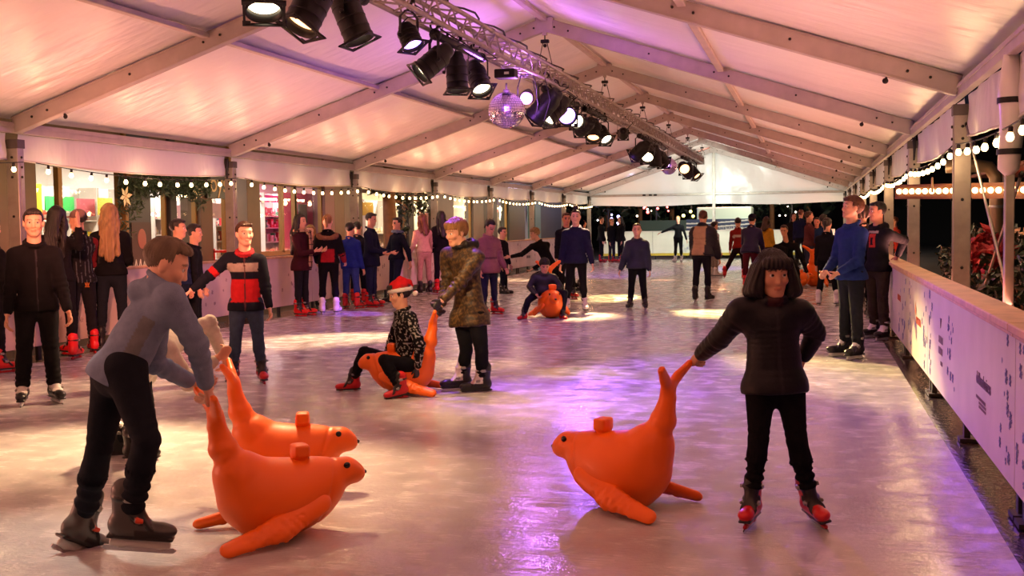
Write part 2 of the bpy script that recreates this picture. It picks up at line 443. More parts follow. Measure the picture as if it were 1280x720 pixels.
HAIRC = dict(black='#0f0c0c', dark='#1d1512', brown='#3b2618', light='#6b4a2c', blond='#8c6c46', sandy='#8a6438', red='#54301e', grey='#6a5c4a')
def head_frame(J, h):
    hf, hu = J['hf'], J['hup']; hl = np.cross(hu, hf); return J['hc'], np.stack([hl, hf, hu]), head_size(h)/.225
def person(label, h, J, g, top=None, pants=None, skin=SKIN, hair=('short','dark'), skate='red', px=100, hat=None, group=None,
           gloves=None, hand='relax', hands=(None, None), look=None, cat='person', extra=None, feetvis=True, scarf=None, dz=0.):
    g = np.array([g[0], g[1], 0.]); hr = h*(1.05 + .16*max(0, 1.75 - h)); u3 = h/1.75
    vox = min(.024, max(.0058, 1.0/px)); fine = px > 95; far = px < 62
    JW = 1.06 if h > 1.6 else .97
    NS = 1. if h > 1.45 else .85
    sp, fw, lat = J['sp'], J['fwd'], J['lat']
    skin = np.array(skin); hc, A, u = head_frame(J, h)
    def H(x, y, z): return hc + u*(A.T @ np.array([x, y, z]))
    # ---------------- body: one continuous skin surface
    B = Solid(vox, .02)
    B.ell(H(0,-.012,.035), np.array([.074,.094,.08])*u, A, 'head', k=.03)
    B.ell(H(0,.022,-.018), np.array([.058*JW+.002,.069,.084])*u, A, 'head', k=.03)
    B.ell(H(0,.056,-.094), np.array([.028,.028,.02])*u, A, 'head', k=.03)
    for s in (-1, 1):
        B.cone(H(s*.047*JW,.005,-.045), H(s*.015,.055,-.095), .024*u, .019*u, 'head', k=.025)
        B.ell(H(s*.077,-.008,-.006), np.array([.011,.02,.031])*u, A, 'ear', k=.008)
        if fine: B.ell(H(s*.038,.064,-.026), np.array([.022,.022,.02])*u, A, 'head', k=.02)
    if not far:
        for s in (-1, 1): B.ell(H(s*.031,.094,.004), np.array([.0175,.015,.0105])*u, A, 'head', k=.014, op='sub')
        B.cone(H(0,.082,.008), H(0,.1,-.031), .0075*u, .0105*u*NS, 'head', k=.014)
        if fine:
            for s in (-1, 1): B.ell(H(s*.009,.092,-.034), np.array([.008,.009,.007])*u, A, 'head', k=.008)
            B.ell(H(0,.083,-.061), np.array([.02,.011,.006])*u, A, 'head', k=.008)
            B.ell(H(0,.082,-.072), np.array([.017,.011,.0065])*u, A, 'head', k=.008)
            B.cone(H(-.035,.075,.026), H(.035,.075,.026), .013*u, .013*u, 'head', k=.015)
    else: B.cone(H(0,.08,.014), H(0,.102,-.02), .01*u, .014*u, 'head')
    B.cone(J['nb'] - sp*.03*h, H(0,-.012,-.05), .036*hr, .054*u, 'neck')
    B.cone(J['pel'] + sp*.05*h, J['nb'] - sp*.1*h, .06*hr, .066*hr, 'trunk', flat=(fw, .68))
    B.cone(J['shL']*.8 + J['shR']*.2 - sp*.02*h, J['shR']*.8 + J['shL']*.2 - sp*.02*h, .03*hr, .03*hr, 'trunk')
    for n, s in (('L',1), ('R',-1)):
        B.cone(J['hip'+n], J['kn'+n], .046*hr, .03*hr, 'leg'); B.cone(J['kn'+n], J['an'+n], .03*hr, .02*hr, 'leg', k=.006)
        B.cone(J['sh'+n], J['el'+n], .027*hr, .021*hr, 'arm'); B.cone(J['el'+n], J['wr'+n], .022*hr, .0158*hr, 'arm')
        # hand
        wr = J['wr'+n]; fd = unit(wr - J['el'+n]); mode = hands[0 if n == 'L' else 1] or hand
        hs = 1.0*hr/1.75; L = hs*.185*(1.0 if h > 1.5 else .96)
        med = J['pel']*.3 + J['nb']*.7 - wr; pn = unit(med - fd*np.dot(med, fd)) if mode != 'down' else unit(-np.array([0,0,1]) - fd*(-fd[2]))
        if isinstance(mode, tuple): pn = unit(np.asarray(mode[1]) - fd*np.dot(mode[1], fd)); mode = mode[0]
        q = unit(np.cross(pn, fd))
        if np.dot(q, fw*.8 + np.array([0,0,.5])) < 0: q = -q      # thumb side
        pe = wr + fd*L*.5
        tg = 'hand'
        rr_ = .0088*hs if not far else .011
        B.cone(wr, pe, .021*hs, .034*hs, tg, flat=(pn, .48), k=.01)
        B.cone(wr + fd*L*.42 + q*.022*hs, wr + fd*L*.42 - q*.022*hs, .016*hs, .014*hs, tg, flat=(pn, .7), k=.01)
        curl = dict(relax=22, grip=62, fist=75, flat=4, down=10)[mode]
        if not far:
            for i, (off, ln) in enumerate(((.027,.40), (.0095,.45), (-.0085,.42), (-.0255,.33))):
                b0 = wr + fd*L*(.47 - .02*abs(i-1.2)) + q*off*hs; d = unit(fd + q*off*2.2)
                seg = (.46, .31, .23); r_ = rr_*(1, 1.02, .97, .86)[i]
                for j in range(3):
                    d = unit(d*math.cos(math.radians(curl)) + pn*math.sin(math.radians(curl))); d = d if j == 0 else d
                    nx = b0 + d*L*ln*seg[j]*1.18; B.cone(b0, nx, r_*(1-.06*j), r_*(.96-.07*j), tg, k=.0035); b0 = nx
                    ax = q; pn2 = unit(np.cross(d, ax)); pn2 = pn2 if np.dot(pn2, pn) > 0 or curl > 40 else -pn2
                    d = unit(d*math.cos(math.radians(curl*.8)) + unit(pn - d*np.dot(pn, d) + (-fd*.9 if j == 1 and curl > 40 else 0*fd))*math.sin(math.radians(curl*.8)))
            tb = wr + fd*L*.16 + q*.022*hs; d = unit(fd*.75 + q*.75 + pn*.3)
            tm = tb + d*L*.2; d2 = unit(fd*.9 + q*.25 + pn*(.35 if curl < 40 else .9)); te = tm + d2*L*.2
            B.cone(tb, tm, .013*hs, .0105*hs, tg, k=.01); B.cone(tm, te, .0102*hs, .0086*hs, tg, k=.004)
        else:
            B.cone(pe, pe + unit(fd + pn*.5)*L*.42, .03*hs, .022*hs, tg, flat=(pn, .5)); B.cone(wr + fd*L*.2, wr + fd*L*.42 + q*.05*hs, .013, .011, tg)
    V, Q, T, t = B.mesh()
    P = (V - hc) @ A.T/u
    c = np.tile(skin, (len(V),1)); hd = (T == 'head')
    if hd.any():
        x, y, z = P.T
        c[hd & (np.abs(x) < .022 - .5*np.abs(z+.066)) & (np.abs(z+.066) < .0095) & (y > .07)] = skin*np.array([.8,.55,.53])
        hb = np.array(lin(HAIRC[hair[1]]))
        bz = .0255 + .006*(1 - (np.abs(np.abs(x) - .03)/.02)**2)
        c[hd & (np.abs(np.abs(x)-.031) < .021) & (np.abs(z - bz) < .0045) & (y > .05)] = hb*.6 + skin*.25
        if not fine: c[hd & (np.abs(np.abs(x)-.031) < .014) & (np.abs(z-.004) < .009) & (y > .05)] = (.03,.02,.02)
        ck = hd & (np.abs(np.abs(x)-.04) < .025) & (np.abs(z+.03) < .022) & (y > .03); c[ck] = c[ck]*np.array([1.,.93,.92])
    if gloves is not None: c[T == 'hand'] = lin(gloves)
    body = link('person', np_mesh('person', V - g, Q, M_SKIN, c), None, g); tag(body, label, cat, group)
    def part(name, S, mtl, paint, disp=None):
        V, Q, T, t = S.mesh()
        if disp is not None: V = V + normals(V, Q)*disp(V, T, t)[:,None]
        L = np.stack([(V - J['pel']) @ lat, (V - J['pel']) @ fw, (V - J['pel']) @ sp], 1)/h
        col = paint(V, T, t, L) if callable(paint) else np.tile(np.array(lin(paint)), (len(V),1))
        return link(name, np_mesh(name, V - g, Q, mtl, np.asarray(col)*(.8 if mtl is not M_HAIR else 1.)), body)
    # ---------------- trousers
    pz = dict(col='#17181d', fit=1., kind='jeans'); pz.update(pants or {})
    fit = pz['fit']; v2 = min(.026, vox*1.35)
    S = Solid(v2, .03, 3)
    bx = .004 + .004*fit
    S.cone(J['hipL']*.75 + J['hipR']*.25, J['hipR']*.75 + J['hipL']*.25, .06*hr + bx, .06*hr + bx, 'seat', flat=(fw, .98))
    S.cone((J['hipL'] + J['hipR'])/2, J['pel'] + sp*.03*h, .068*hr, .066*hr, 'seat', flat=(fw, .82))
    for n in 'LR':
        S.cone(J['hip'+n], J['kn'+n], .05*hr + bx, (.031*hr + bx)*(1 + .12*(fit-1)), 'thigh'+n)
        S.cone(J['kn'+n]*.75 + J['an'+n]*.25, J['kn'+n]*.6 + J['an'+n]*.4, .031*hr + bx, .032*hr + bx, 'shin'+n, k=.008)
        cuff = J['kn'+n] + (J['an'+n] - J['kn'+n])*pz.get('len', .82)
        S.cone(J['kn'+n], cuff, .031*hr + bx, (.025*hr + bx)*(1 + .35*(fit-1)), 'shin'+n, k=.008)
    amp = (.004 if vox < .012 else .003)*fit; bun = pz.get('bunch', .004)
    def pd(V, T, t):
        sh = np.char.startswith(T.astype(str), 'shin'); th = np.char.startswith(T.astype(str), 'thigh')
        d = amp*wob(V, 22, 3)
        d = d + np.where(sh, bun*np.sin(t*38 + 3*wob(V, 9, 5))*np.clip(t*1.6 - .5, 0, 1), 0) + np.where(th, .003*np.sin(t*45 + 4*wob(V, 9, 6))*np.clip(t*2 - 1.2, 0, 1), 0)
        return d
    if not pz.get('none'): part('trousers', S, M_CLOTH, pz.get('paint') or pz['col'], pd)
    # ---------------- jacket / top
    tz = dict(col='#15151a', puff=.012, hem=.03, quilt=None, mat='cloth', sleeve=.9, hood=False, collar=True, name='jacket'); tz.update(top or {})
    o = tz['puff']; q = tz['quilt']
    S = Solid(v2, .035, 3)
    pel, nb = J['pel'], J['nb']
    lo = pel - sp*tz['hem']*h; fl_ = tz.get('flare', .014 if tz['hem'] > .075 else .004)
    S.cone(lo - sp*.02*h, pel + sp*.06*h, .077*hr + o + fl_, .071*hr + o, 'torso', flat=(fw, .78), quilt=(tz.get('qn', 3), q) if q else None)
    S.cone(pel + sp*.05*h, nb - sp*.115*h, .07*hr + o, .074*hr + o, 'torso', flat=(fw, .76), quilt=(tz.get('qn', 3) + 2, q) if q else None)
    S.cone(J['shL']*.78 + J['shR']*.22 - sp*.025*h, J['shR']*.78 + J['shL']*.22 - sp*.025*h, .046*hr + o*.7, .046*hr + o*.7, 'torso', flat=(fw, .95))
    S.cone(lo + sp*.012*h + lat*.03*h, lo + sp*.012*h - lat*.03*h, .071*hr + o + fl_, .071*hr + o + fl_, 'torso')
    if tz['hem'] > .075: S.cone(pel - sp*.035*h + lat*.034*h, pel - sp*.035*h - lat*.034*h, .069*hr + o + fl_*.6, .069*hr + o + fl_*.6, 'torso', flat=(fw, .98))
    S.box(lo - sp*.5, (.7, .7, .5), np.stack([lat, unit(np.cross(sp, lat)), sp]), .005, op='sub', k=.008)
    for n in 'LR':
        S.cone(nb - sp*.012*h, J['sh'+n] - sp*.0*h, .031*hr + o*.3, .028*hr + o*.6, 'torso')
        if not tz.get('vest'):
            S.cone(J['sh'+n], J['el'+n], .031*hr + o*.9, .026*hr + o*.8, 'arm'+n, quilt=(5, q*.8) if q else None)
            cf = J['el'+n] + (J['wr'+n] - J['el'+n])*tz['sleeve']
            S.cone(J['el'+n], cf, .026*hr + o*.8, .0205*hr + o*.5, 'fore'+n, quilt=(5, q*.45) if q else None, k=.01)
    if tz['collar']:
        R_ = .04*hr + .01; ctr = nb + sp*.012*h
        for i in range(10):
            a0, a1 = 2*PI*i/10 + .2, 2*PI*(i+1)/10 + .2
            pp = lambda a: ctr + (lat*math.cos(a) + fw*math.sin(a)*1.05)*R_ + sp*(-.02*math.sin(a) - .004)*h
            S.cone(pp(a0), pp(a1), .010 + o*.35, .010 + o*.35, 'collar', k=.012)
    if tz['hood']:
        S.cone(nb - fw*.02*hr + lat*.05*hr, nb - fw*.05*hr - sp*.035*h, .026*hr, .03*hr, 'hood', k=.02); S.cone(nb - fw*.02*hr - lat*.05*hr, nb - fw*.05*hr - sp*.035*h, .026*hr, .03*hr, 'hood', k=.02); S.cone(nb + lat*.045*hr + fw*.03*hr, nb - fw*.02*hr + lat*.05*hr, .018*hr, .026*hr, 'hood', k=.02); S.cone(nb - lat*.045*hr + fw*.03*hr, nb - fw*.02*hr - lat*.05*hr, .018*hr, .026*hr, 'hood', k=.02)
    if tz.get('fur'):
        for i in range(9):
            a0, a1 = PI*(.95 + 1.1*i/9), PI*(.95 + 1.1*(i+1)/9)
            pp = lambda a: nb - sp*.03*h - fw*.02*h + (lat*math.cos(a)*1.25 + fw*math.sin(a))*.07*hr + sp*.03*h*math.sin(a)
            S.cone(pp(a0), pp(a1), .034, .034, 'fur', k=.02)
    famp = tz.get('fold', .006)
    def td(V, T, t):
        Ts = T.astype(str); fo = np.char.startswith(Ts, 'fore'); ar = np.char.startswith(Ts, 'arm')
        d = famp*.7*wob(V, 20, 1) + famp*.4*wob(V, 47, 2)
        d = d + np.where(fo, famp*.7*np.sin(t*26 + 3*wob(V, 10, 8))*np.clip(1.1 - t*1.3, 0, 1), 0) + np.where(ar, famp*.6*np.sin(t*26 + 3*wob(V, 10, 9))*np.clip(t*1.5 - .5, 0, 1), 0)
        if tz.get('fur'): d = d + np.where(T == 'fur', .012*wob(V, 160, 4), 0)
        return d
    part(tz['name'], S, M_NYLON if tz['mat'] == 'nylon' else M_CLOTH, tz.get('paint') or tz['col'], td)
    if scarf:
        S = Solid(max(v2*.8, .007), .02); cs = nb + sp*.02*h
        for i in range(9):
            a0, a1 = 2*PI*i/9, 2*PI*(i+1)/9
            pp = lambda a: cs + (lat*math.cos(a) + fw*math.sin(a))*.055*hr
            S.cone(pp(a0), pp(a1), .026, .026, 's')
        if scarf[1]:
            p1 = cs + fw*.085*hr + lat*.03*hr - sp*.02*h; S.cone(p1, p1 - sp*.12*h + fw*.02, .05, .055, 's', flat=(fw, .35)); S.cone(p1 - sp*.12*h + fw*.02, p1 - sp*scarf[1]*h, .055, .06, 's', flat=(fw, .35))
        part('scarf', S, M_CLOTH, scarf[0], lambda V, T, t: .004*wob(V, 40, 3))
    # ---------------- hair
    st, hcn = hair; hcol = np.array(lin(HAIRC[hcn]))
    def hair_solid():
        S = Solid(min(.016, max(.0055, vox*.9)), .02)
        if st == 'none': return None
        th = dict(thick=.019, short=.009, crop=.005, fade=.005, mop=.02, bob=.018, long=.014, bun=.01, tail=.01, curly=.03).get(st, .01)
        S.ell(H(0,-.016,.037), (np.array([.074,.094,.081]) + np.array([th*.8, th, th]))*u, A, 'cap')
        if st in ('fade',): S.ell(H(0,.005,.075), np.array([.066,.085,.05])*u, A, 'cap')
        if st in ('short','mop','fade','thick'): S.cone(H(-.035,.065,.083), H(.04,.06,.088), .022*u, .02*u, 'cap')
        fr = dict(thick=.066, short=.068, crop=.068, fade=.072, mop=.04, bob=.034, long=.07, bun=.072, tail=.072, curly=.06).get(st, .065)
        S.box(H(0,.135,-.14+fr), np.array([.12,.105,.14])*u, A, .02, op='sub', k=.015)
        if st in ('short','crop','fade','mop','curly','bun','tail','thick'):
            S.box(H(0,.0,-.155), np.array([.15,.15,.10 + (.01 if st == 'mop' else 0)])*u, A, .02, op='sub', k=.012)
            if st not in ('mop','curly'):
                for s in (-1, 1): S.ell(H(s*.09,.01,-.02), np.array([.028,.04,.035])*u, A, op='sub', k=.01)
        if st == 'bob':
            for s in (-1, 1):
                S.cone(H(s*.074,.02,.04), H(s*.105,.026,-.075), .033*u, .044*u, 'cap'); S.cone(H(s*.074,-.03,.02), H(s*.092,-.04,-.085), .042*u, .054*u, 'cap')
                S.cone(H(s*.095,.02,-.08), H(s*.075,.04,-.105), .03*u, .02*u, 'cap')
            S.cone(H(0,-.07,.03), H(0,-.075,-.085), .06*u, .065*u, 'cap')
            S.cone(H(-.055,.072,.068), H(.055,.072,.068), .026*u, .026*u, 'cap'); S.cone(H(-.05,.084,.05), H(.05,.084,.05), .014*u, .014*u, 'cap')
        if st == 'long':
            ln = tz.get('hairlen', .30)
            for s in (-1, 1):
                S.cone(H(s*.06,-.01,.05), H(s*.085,-.02,-.12), .036*u, .036*u, 'cap')
                e = nb + lat*s*.05*hr - fw*.06*hr - sp*(ln - .12); S.cone(H(s*.075,-.03,-.1), e, .04*u, .03*u, 'cap')
            S.cone(H(0,-.07,.03), nb - fw*.075*hr - sp*.02, .066*u, .075*u, 'cap', flat=(fw, .7)); S.cone(nb - fw*.075*hr - sp*.02, nb - fw*.09*hr - sp*(ln - .08), .085*u, .055*u, 'cap', flat=(fw, .5))
        if st == 'bun': S.ell(H(0,-.05,.15), np.array([.046,.046,.042])*u, A, 'cap', k=.012)
        if st == 'tail': S.ell(H(0,-.12,.04), np.array([.035,.035,.03])*u, A, 'cap', k=.012); S.cone(H(0,-.13,.035), H(0,-.15,-.09), .03*u, .018*u, 'cap')
        return S
    S = hair_solid()
    if S is not None:
        bump = dict(thick=.007, curly=.012, mop=.006, bob=.003, long=.005).get(st, .003)
        def hdisp(V, T, t):
            P = (V - hc) @ A.T/u
            ang = np.arctan2(P[:,0], P[:,1] + .02)
            fr = 34 if st != 'curly' else 12
            return bump*np.sin(ang*fr + 5*wob(V, 14, 2)) + bump*.8*wob(V, 60, 7)
        def hp(V, T, t, L):
            n = .5 + .5*wob(V*np.array([1,1,.25]), 130, 5)
            return hcol*(.65 + .8*n[:,None])
        part('hair', S, M_HAIR, hp, hdisp)
    if hat:
        S = Solid(max(vox*.9, .006), .015); kind, hc1 = hat[0], hat[1]
        if kind == 'santa':
            S.ell(H(0,-.018,.065), np.array([.088,.108,.085])*u, A, 'red'); S.cone(H(0,-.05,.12), H(.0,-.12,.085), .05*u, .03*u, 'red'); S.cone(H(0,-.12,.085), H(.01,-.15,.0), .03*u, .018*u, 'red')
            S.box(H(0,-.018,-.06), np.array([.2,.2,.095])*u, A, .01, op='sub', k=.006)
            for i in range(14):
                a0, a1 = 2*PI*i/14, 2*PI*(i+1)/14
                pp = lambda a: H(.086*math.cos(a), -.018 + .106*math.sin(a), .042 + .012*math.sin(a))
                S.cone(pp(a0), pp(a1), .019*u, .019*u, 'white', k=.005)
            S.ell(H(.01,-.152,-.03), np.array([.028]*3)*u, A, 'white', k=.004)
            part('santa_hat', S, M_CLOTH, lambda V, T, t, L: np.where((T == 'red')[:,None], lin('#c81e22'), lin('#d9d0c6')), lambda V, T, t: np.where(T == 'red', .003, .004)*wob(V, 60, 3))
        elif kind == 'cap':
            S.ell(H(0,-.012,.045), np.array([.083,.1,.085])*u, A, 'c'); S.ell(H(0,.12,.035), np.array([.06,.06,.008])*u, A, 'c')
            S.box(H(0,0,-.09), np.array([.2,.3,.11])*u, A, .01, op='sub', k=.006)
            part('cap', S, M_CLOTH, hc1)
        elif kind == 'beanie':
            S.ell(H(0,-.014,.05), np.array([.088,.108,.09])*u, A, 'c'); S.box(H(0,.03,-.10), np.array([.2,.3,.125])*u, A, .01, op='sub', k=.006)
            part('beanie', S, M_CLOTH, hc1, lambda V, T, t: .002*wob(V, 90, 3))
    # ---------------- eyes
    if fine:
        rot = A.T
        for s in (-1, 1):
            mb = MB(); mb.ball((0,0,0), .0125*u, 16); me = mb.mesh('eye', M_EYE)
            Vv = np.array([v.co for v in me.vertices]); gz = unit(A.T @ np.array([0, 1, -.05]))
            if look is not None: gz = unit(np.asarray(look))
            cs = (Vv/np.linalg.norm(Vv, axis=1)[:,None]) @ gz
            col = np.tile((.75,.72,.7), (len(Vv),1)); col[cs > .75] = (.05,.025,.015); col[cs > .93] = (.004,.004,.004)
            a_ = me.color_attributes.new('Col', 'FLOAT_COLOR', 'POINT'); a_.data.foreach_set('color', np.concatenate([col, np.ones((len(Vv),1))], 1).astype(np.float32).ravel())
            link('eye', me, body, H(s*.031,.074,.004) - g)
    # ---------------- skates
    if skate:
        sts = (skate, skate) if isinstance(skate, str) else skate
        sc = .152*h/.26*(1.18 if h < 1.52 else 1.1)
        for n, sty in zip('LR', sts):
            boot, hold, blade = skate_mesh(sty)
            fx = unit(J['ft'+n]); leg = unit(J['kn'+n] - J['an'+n])
            uz = J.get('fu'+n); uz = np.array([0,0,1.]) if uz is None else uz
            uz = unit(uz - fx*np.dot(uz, fx)); fy = np.cross(uz, fx)
            b = link('skate', boot, body)
            an = J['an'+n] - g
            b.matrix_local = Matrix([[*(sc*r_), t_] for r_, t_ in zip(np.stack([fx, fy, uz], 1), an)] + [[0,0,0,1]])
            if sty == 'boots': b.name = 'boot'; continue
            hd_ = link('blade_holder', hold, b); bl = link('blade', blade, b)
    body.location.z += dz
    return body
# ------------------------------------------------------------------ the tent
XL, XR, XC, Y0, BAY = -8.61, 1.314, -3.65, 11.27, 5.0
EZ, RZ = 2.52, 4.185
YK = lambda k: Y0 + BAY*k
KS = list(range(-3, 8))
M_ALU = mat('aluminium', '#a39a92', .42, .55, var=.12, vscale=9, bump=.05, bscale=200)
M_ALUD = mat('aluminium_dull', '#b0a49e', .5, .1, var=.1, vscale=5)
M_BOLT = mat('bolt', '#2c2826', .5, .6)
M_BLACK = mat('black_metal', '#141416', .42, .3, bump=.04, bscale=250)
M_RUB = mat('black_rubber', '#0d0d0e', .6)
M_WHITE = mat('white_board', '#d8d4cc', .45, var=.05, vscale=3)
M_TIMBER = mat('timber', '#c9a27a', .6, var=.18, vscale=8, bump=.15, bscale=80)
M_DARK = mat('dark_panel', '#1c1917', .6)
M_CABLE = mat('cable', '#101010', .6)

def membrane(name, c=(.80,.78,.76), wave=True):
    m = bpy.data.materials.new(name); nt, N, L, b = nodes(m)
    b.inputs['Base Color'].default_value = (*c, 1); b.inputs['Roughness'].default_value = .3; b.inputs['Specular IOR Level'].default_value = .6
    tc = N.new('ShaderNodeTexCoord'); mp = N.new('ShaderNodeMapping'); mp.inputs['Scale'].default_value = (.35, 1.0, .35)
    L.new(tc.outputs['Object'], mp.inputs['Vector'])
    n1 = N.new('ShaderNodeTexNoise'); n1.inputs['Scale'].default_value = 5.5; n1.inputs['Detail'].default_value = 2
    n2 = N.new('ShaderNodeTexNoise'); n2.inputs['Scale'].default_value = 1.1; n2.inputs['Detail'].default_value = 1
    L.new(mp.outputs[0], n1.inputs['Vector']); L.new(mp.outputs[0], n2.inputs['Vector'])
    ad = N.new('ShaderNodeMath'); ad.operation = 'MULTIPLY_ADD'; ad.inputs[1].default_value = 3.0
    L.new(n2.outputs['Fac'], ad.inputs[0]); L.new(n1.outputs['Fac'], ad.inputs[2])
    bp = N.new('ShaderNodeBump'); bp.inputs['Strength'].default_value = .85; bp.inputs['Distance'].default_value = .03
    L.new(ad.outputs[0], bp.inputs['Height']); L.new(bp.outputs[0], b.inputs['Normal'])
    return m
M_ROOF = membrane('white_roof_membrane'); M_VAL = membrane('white_wall_membrane', (.74,.72,.71))
slope = (RZ - EZ)/(XC - XL)
def roof_z(x, off=0.): return RZ - slope*abs(x - XC) + off

def make_ice():
    m = bpy.data.materials.new('ice'); nt, N, L, b = nodes(m)
    tc = N.new('ShaderNodeTexCoord')
    def noise(scale, detail=4, vec=None, dist=0.):
        n = N.new('ShaderNodeTexNoise'); n.inputs['Scale'].default_value = scale; n.inputs['Detail'].default_value = detail; n.inputs['Distortion'].default_value = dist
        L.new(vec or tc.outputs['Object'], n.inputs['Vector']); return n.outputs['Fac']
    def ramp(f, a, b_, lo, hi):
        r = N.new('ShaderNodeMapRange'); r.inputs['From Min'].default_value = a; r.inputs['From Max'].default_value = b_; r.inputs['To Min'].default_value = lo; r.inputs['To Max'].default_value = hi
        L.new(f, r.inputs['Value']); return r.outputs[0]
    def math_(op, a, b_):
        n = N.new('ShaderNodeMath'); n.operation = op
        for i, v in enumerate((a, b_)):
            if isinstance(v, (int, float)): n.inputs[i].default_value = v
            else: L.new(v, n.inputs[i])
        return n.outputs[0]
    n_big = noise(.9, 5, dist=.6); n_mid = noise(5, 5); n_fine = noise(38, 3); n_grit = noise(120, 2)
    cr = N.new('ShaderNodeValToRGB'); cr.color_ramp.elements[0].position = .3; cr.color_ramp.elements[1].position = .72
    cr.color_ramp.elements[0].color = (.34,.34,.36,1); cr.color_ramp.elements[1].color = (.62,.61,.61,1)
    L.new(math_('ADD', math_('MULTIPLY', n_big, .55), math_('MULTIPLY', n_mid, .45)), cr.inputs[0])
    L.new(cr.outputs[0], b.inputs['Base Color'])
    # skate scratches: thin bands of stretched noise at several angles
    h = None
    for i, ang in enumerate((.3, 1.1, -.5, 2.2)):
        mp = N.new('ShaderNodeMapping'); mp.inputs['Rotation'].default_value = (0,0,ang); mp.inputs['Scale'].default_value = (.6, 14, 1); mp.inputs['Location'].default_value = (i*3.1, i*1.7, 0)
        L.new(tc.outputs['Object'], mp.inputs['Vector'])
        s = ramp(math_('ABSOLUTE', math_('SUBTRACT', noise(1.6, 2, mp.outputs[0], .8), .5), 0), 0, .018, 1, 0)
        h = s if h is None else math_('MAXIMUM', h, s)
    scr = math_('MULTIPLY', h, ramp(n_mid, .42, .6, 0, 1))
    L.new(math_('ADD', ramp(n_mid, .35, .68, .09, .27), math_('MULTIPLY', scr, .12)), b.inputs['Roughness'])
    hh = math_('ADD', math_('ADD', math_('MULTIPLY', n_fine, .5), math_('MULTIPLY', n_mid, 1.2)), math_('ADD', math_('MULTIPLY', n_grit, .16), math_('MULTIPLY', scr, -.35)))
    bp = N.new('ShaderNodeBump'); bp.inputs['Strength'].default_value = .42; bp.inputs['Distance'].default_value = .008
    L.new(hh, bp.inputs['Height']); L.new(bp.outputs[0], b.inputs['Normal'])
    b.inputs['Specular IOR Level'].default_value = .75; b.inputs['IOR'].default_value = 1.33
    return m
M_ICE = make_ice()
M_WET = mat('wet_mat', '#453d3f', .14, bump=.5, bscale=26, var=.25, vscale=3, spec=.6)

mb = MB(); mb.box((-3.72, 21.0, -.03), (4.57, 24.6, .03)); struct('floor', mb, M_ICE)
mb = MB(); mb.box((-3.65, 20.6, -.075), (5.3, 26.4, .05)); struct('floor_platform', mb, M_WET)
mb = MB(); mb.quad((-60,-15,-.12), (60,-15,-.12), (60,140,-.12), (-60,140,-.12)); struct('ground', mb, mat('night_paving', '#3a3430', .7, var=.2, vscale=2, bump=.2, bscale=20))

# roof membrane, one sheet per slope
for side, x in (('left', XL - .12), ('right', XR + .12)):
    mb = MB(); nx, ny = 6, 66; V = []; ye, ys = YK(7) + .05, YK(-3)
    for i in range(nx+1):
        for j in range(ny+1):
            X = XC + (x - XC)*i/nx; Y = ys + (ye - ys)*j/ny
            sag = .035*math.sin(PI*((Y - Y0)/BAY % 1))*math.sin(PI*i/nx)
            V.append((X, Y, roof_z(X, .24) - sag))
    fs = [(i*(ny+1)+j, (i+1)*(ny+1)+j, (i+1)*(ny+1)+j+1, i*(ny+1)+j+1) for i in range(nx) for j in range(ny)]
    if side == 'left': fs = [q[::-1] for q in fs]
    mb.add(V, fs, 0, True); struct('ceiling_' + side, mb, M_ROOF)

# frames: posts, rafters, purlins
def post_mesh():
    mb = MB(); mb.box((0,0,1.23), (.075,.055,1.27), bev=.006)
    for sx in (-1,1):
        mb.box((sx*.077,0,1.2), (.003,.012,1.2), mi=0)
    mb.box((0,0,2.53), (.085,.066,.05), mi=2, bev=.004)
    for z in (2.38, 2.27, 2.16, 1.72, 1.1):
        for sx in (-1,1): mb.lathe([(.014,0),(.014,.012),(.008,.016)], (sx*.078,0,z), (sx,0,0), 8, 1)
        for sy in (-1,1): mb.lathe([(.014,0),(.014,.01),(.008,.014)], (0,sy*.055,z), (0,sy,0), 8, 1)
    return mb.mesh('tent_post', [M_ALU, M_BOLT, mat('post_cap', '#5a524e', .5, .3)])
PM = post_mesh()
for k in KS:
    for side, x in (('left', XL - .03), ('right', XR + .03)):
        o = link('tent_post', PM, None, (x, YK(k), -.1)); tag(o, None, None, None, 'structure')
for sx, xe in ((-1, XL), (1, XR)):
    for k in KS:
        a = np.array([xe, YK(k), EZ + .12]); b = np.array([XC, YK(k), RZ + .1])
        if sx > 0: a[2] = EZ + .13
        mb = MB(); mb.bar(a, b, .11, .19, bev=.006); 
        n = unit(np.cross(b - a, (0,1,0))); n = n if n[2] > 0 else -n
        mb.bar(a + n*.075, b + n*.075, .125, .012); mb.bar(a - n*.085, b - n*.085, .125, .012)
        for t in (.05, .09, .3, .48, .52, .7, .93, .97):
            p = a + (b - a)*t
            for sy in (-1, 1): mb.lathe([(.014,0),(.014,.01),(.007,.014)], p + np.array([0, sy*.055, .0]), (0, sy, 0), 8, 1)
        p = a + (b - a)*.12; mb.lathe([(.02,-.012),(.028,0),(.02,.012)], p - n*.13, (0,1,0), 10, 1); mb.bar(p - n*.09, p - n*.13, .02, .02, mi=1)
        o = mb.build('roof_beam', [M_ALUD, M_BOLT]); tag(o, kind='structure')
for k in KS:
    mb = MB(); mb.box((XC, YK(k), RZ + .1), (.13,.062,.1), mi=0, bev=.01); mb.box((XC, YK(k), RZ - .02), (.03,.03,.03), mi=0)
    tag(mb.build('roof_beam_joint', [M_ALUD]), kind='structure')
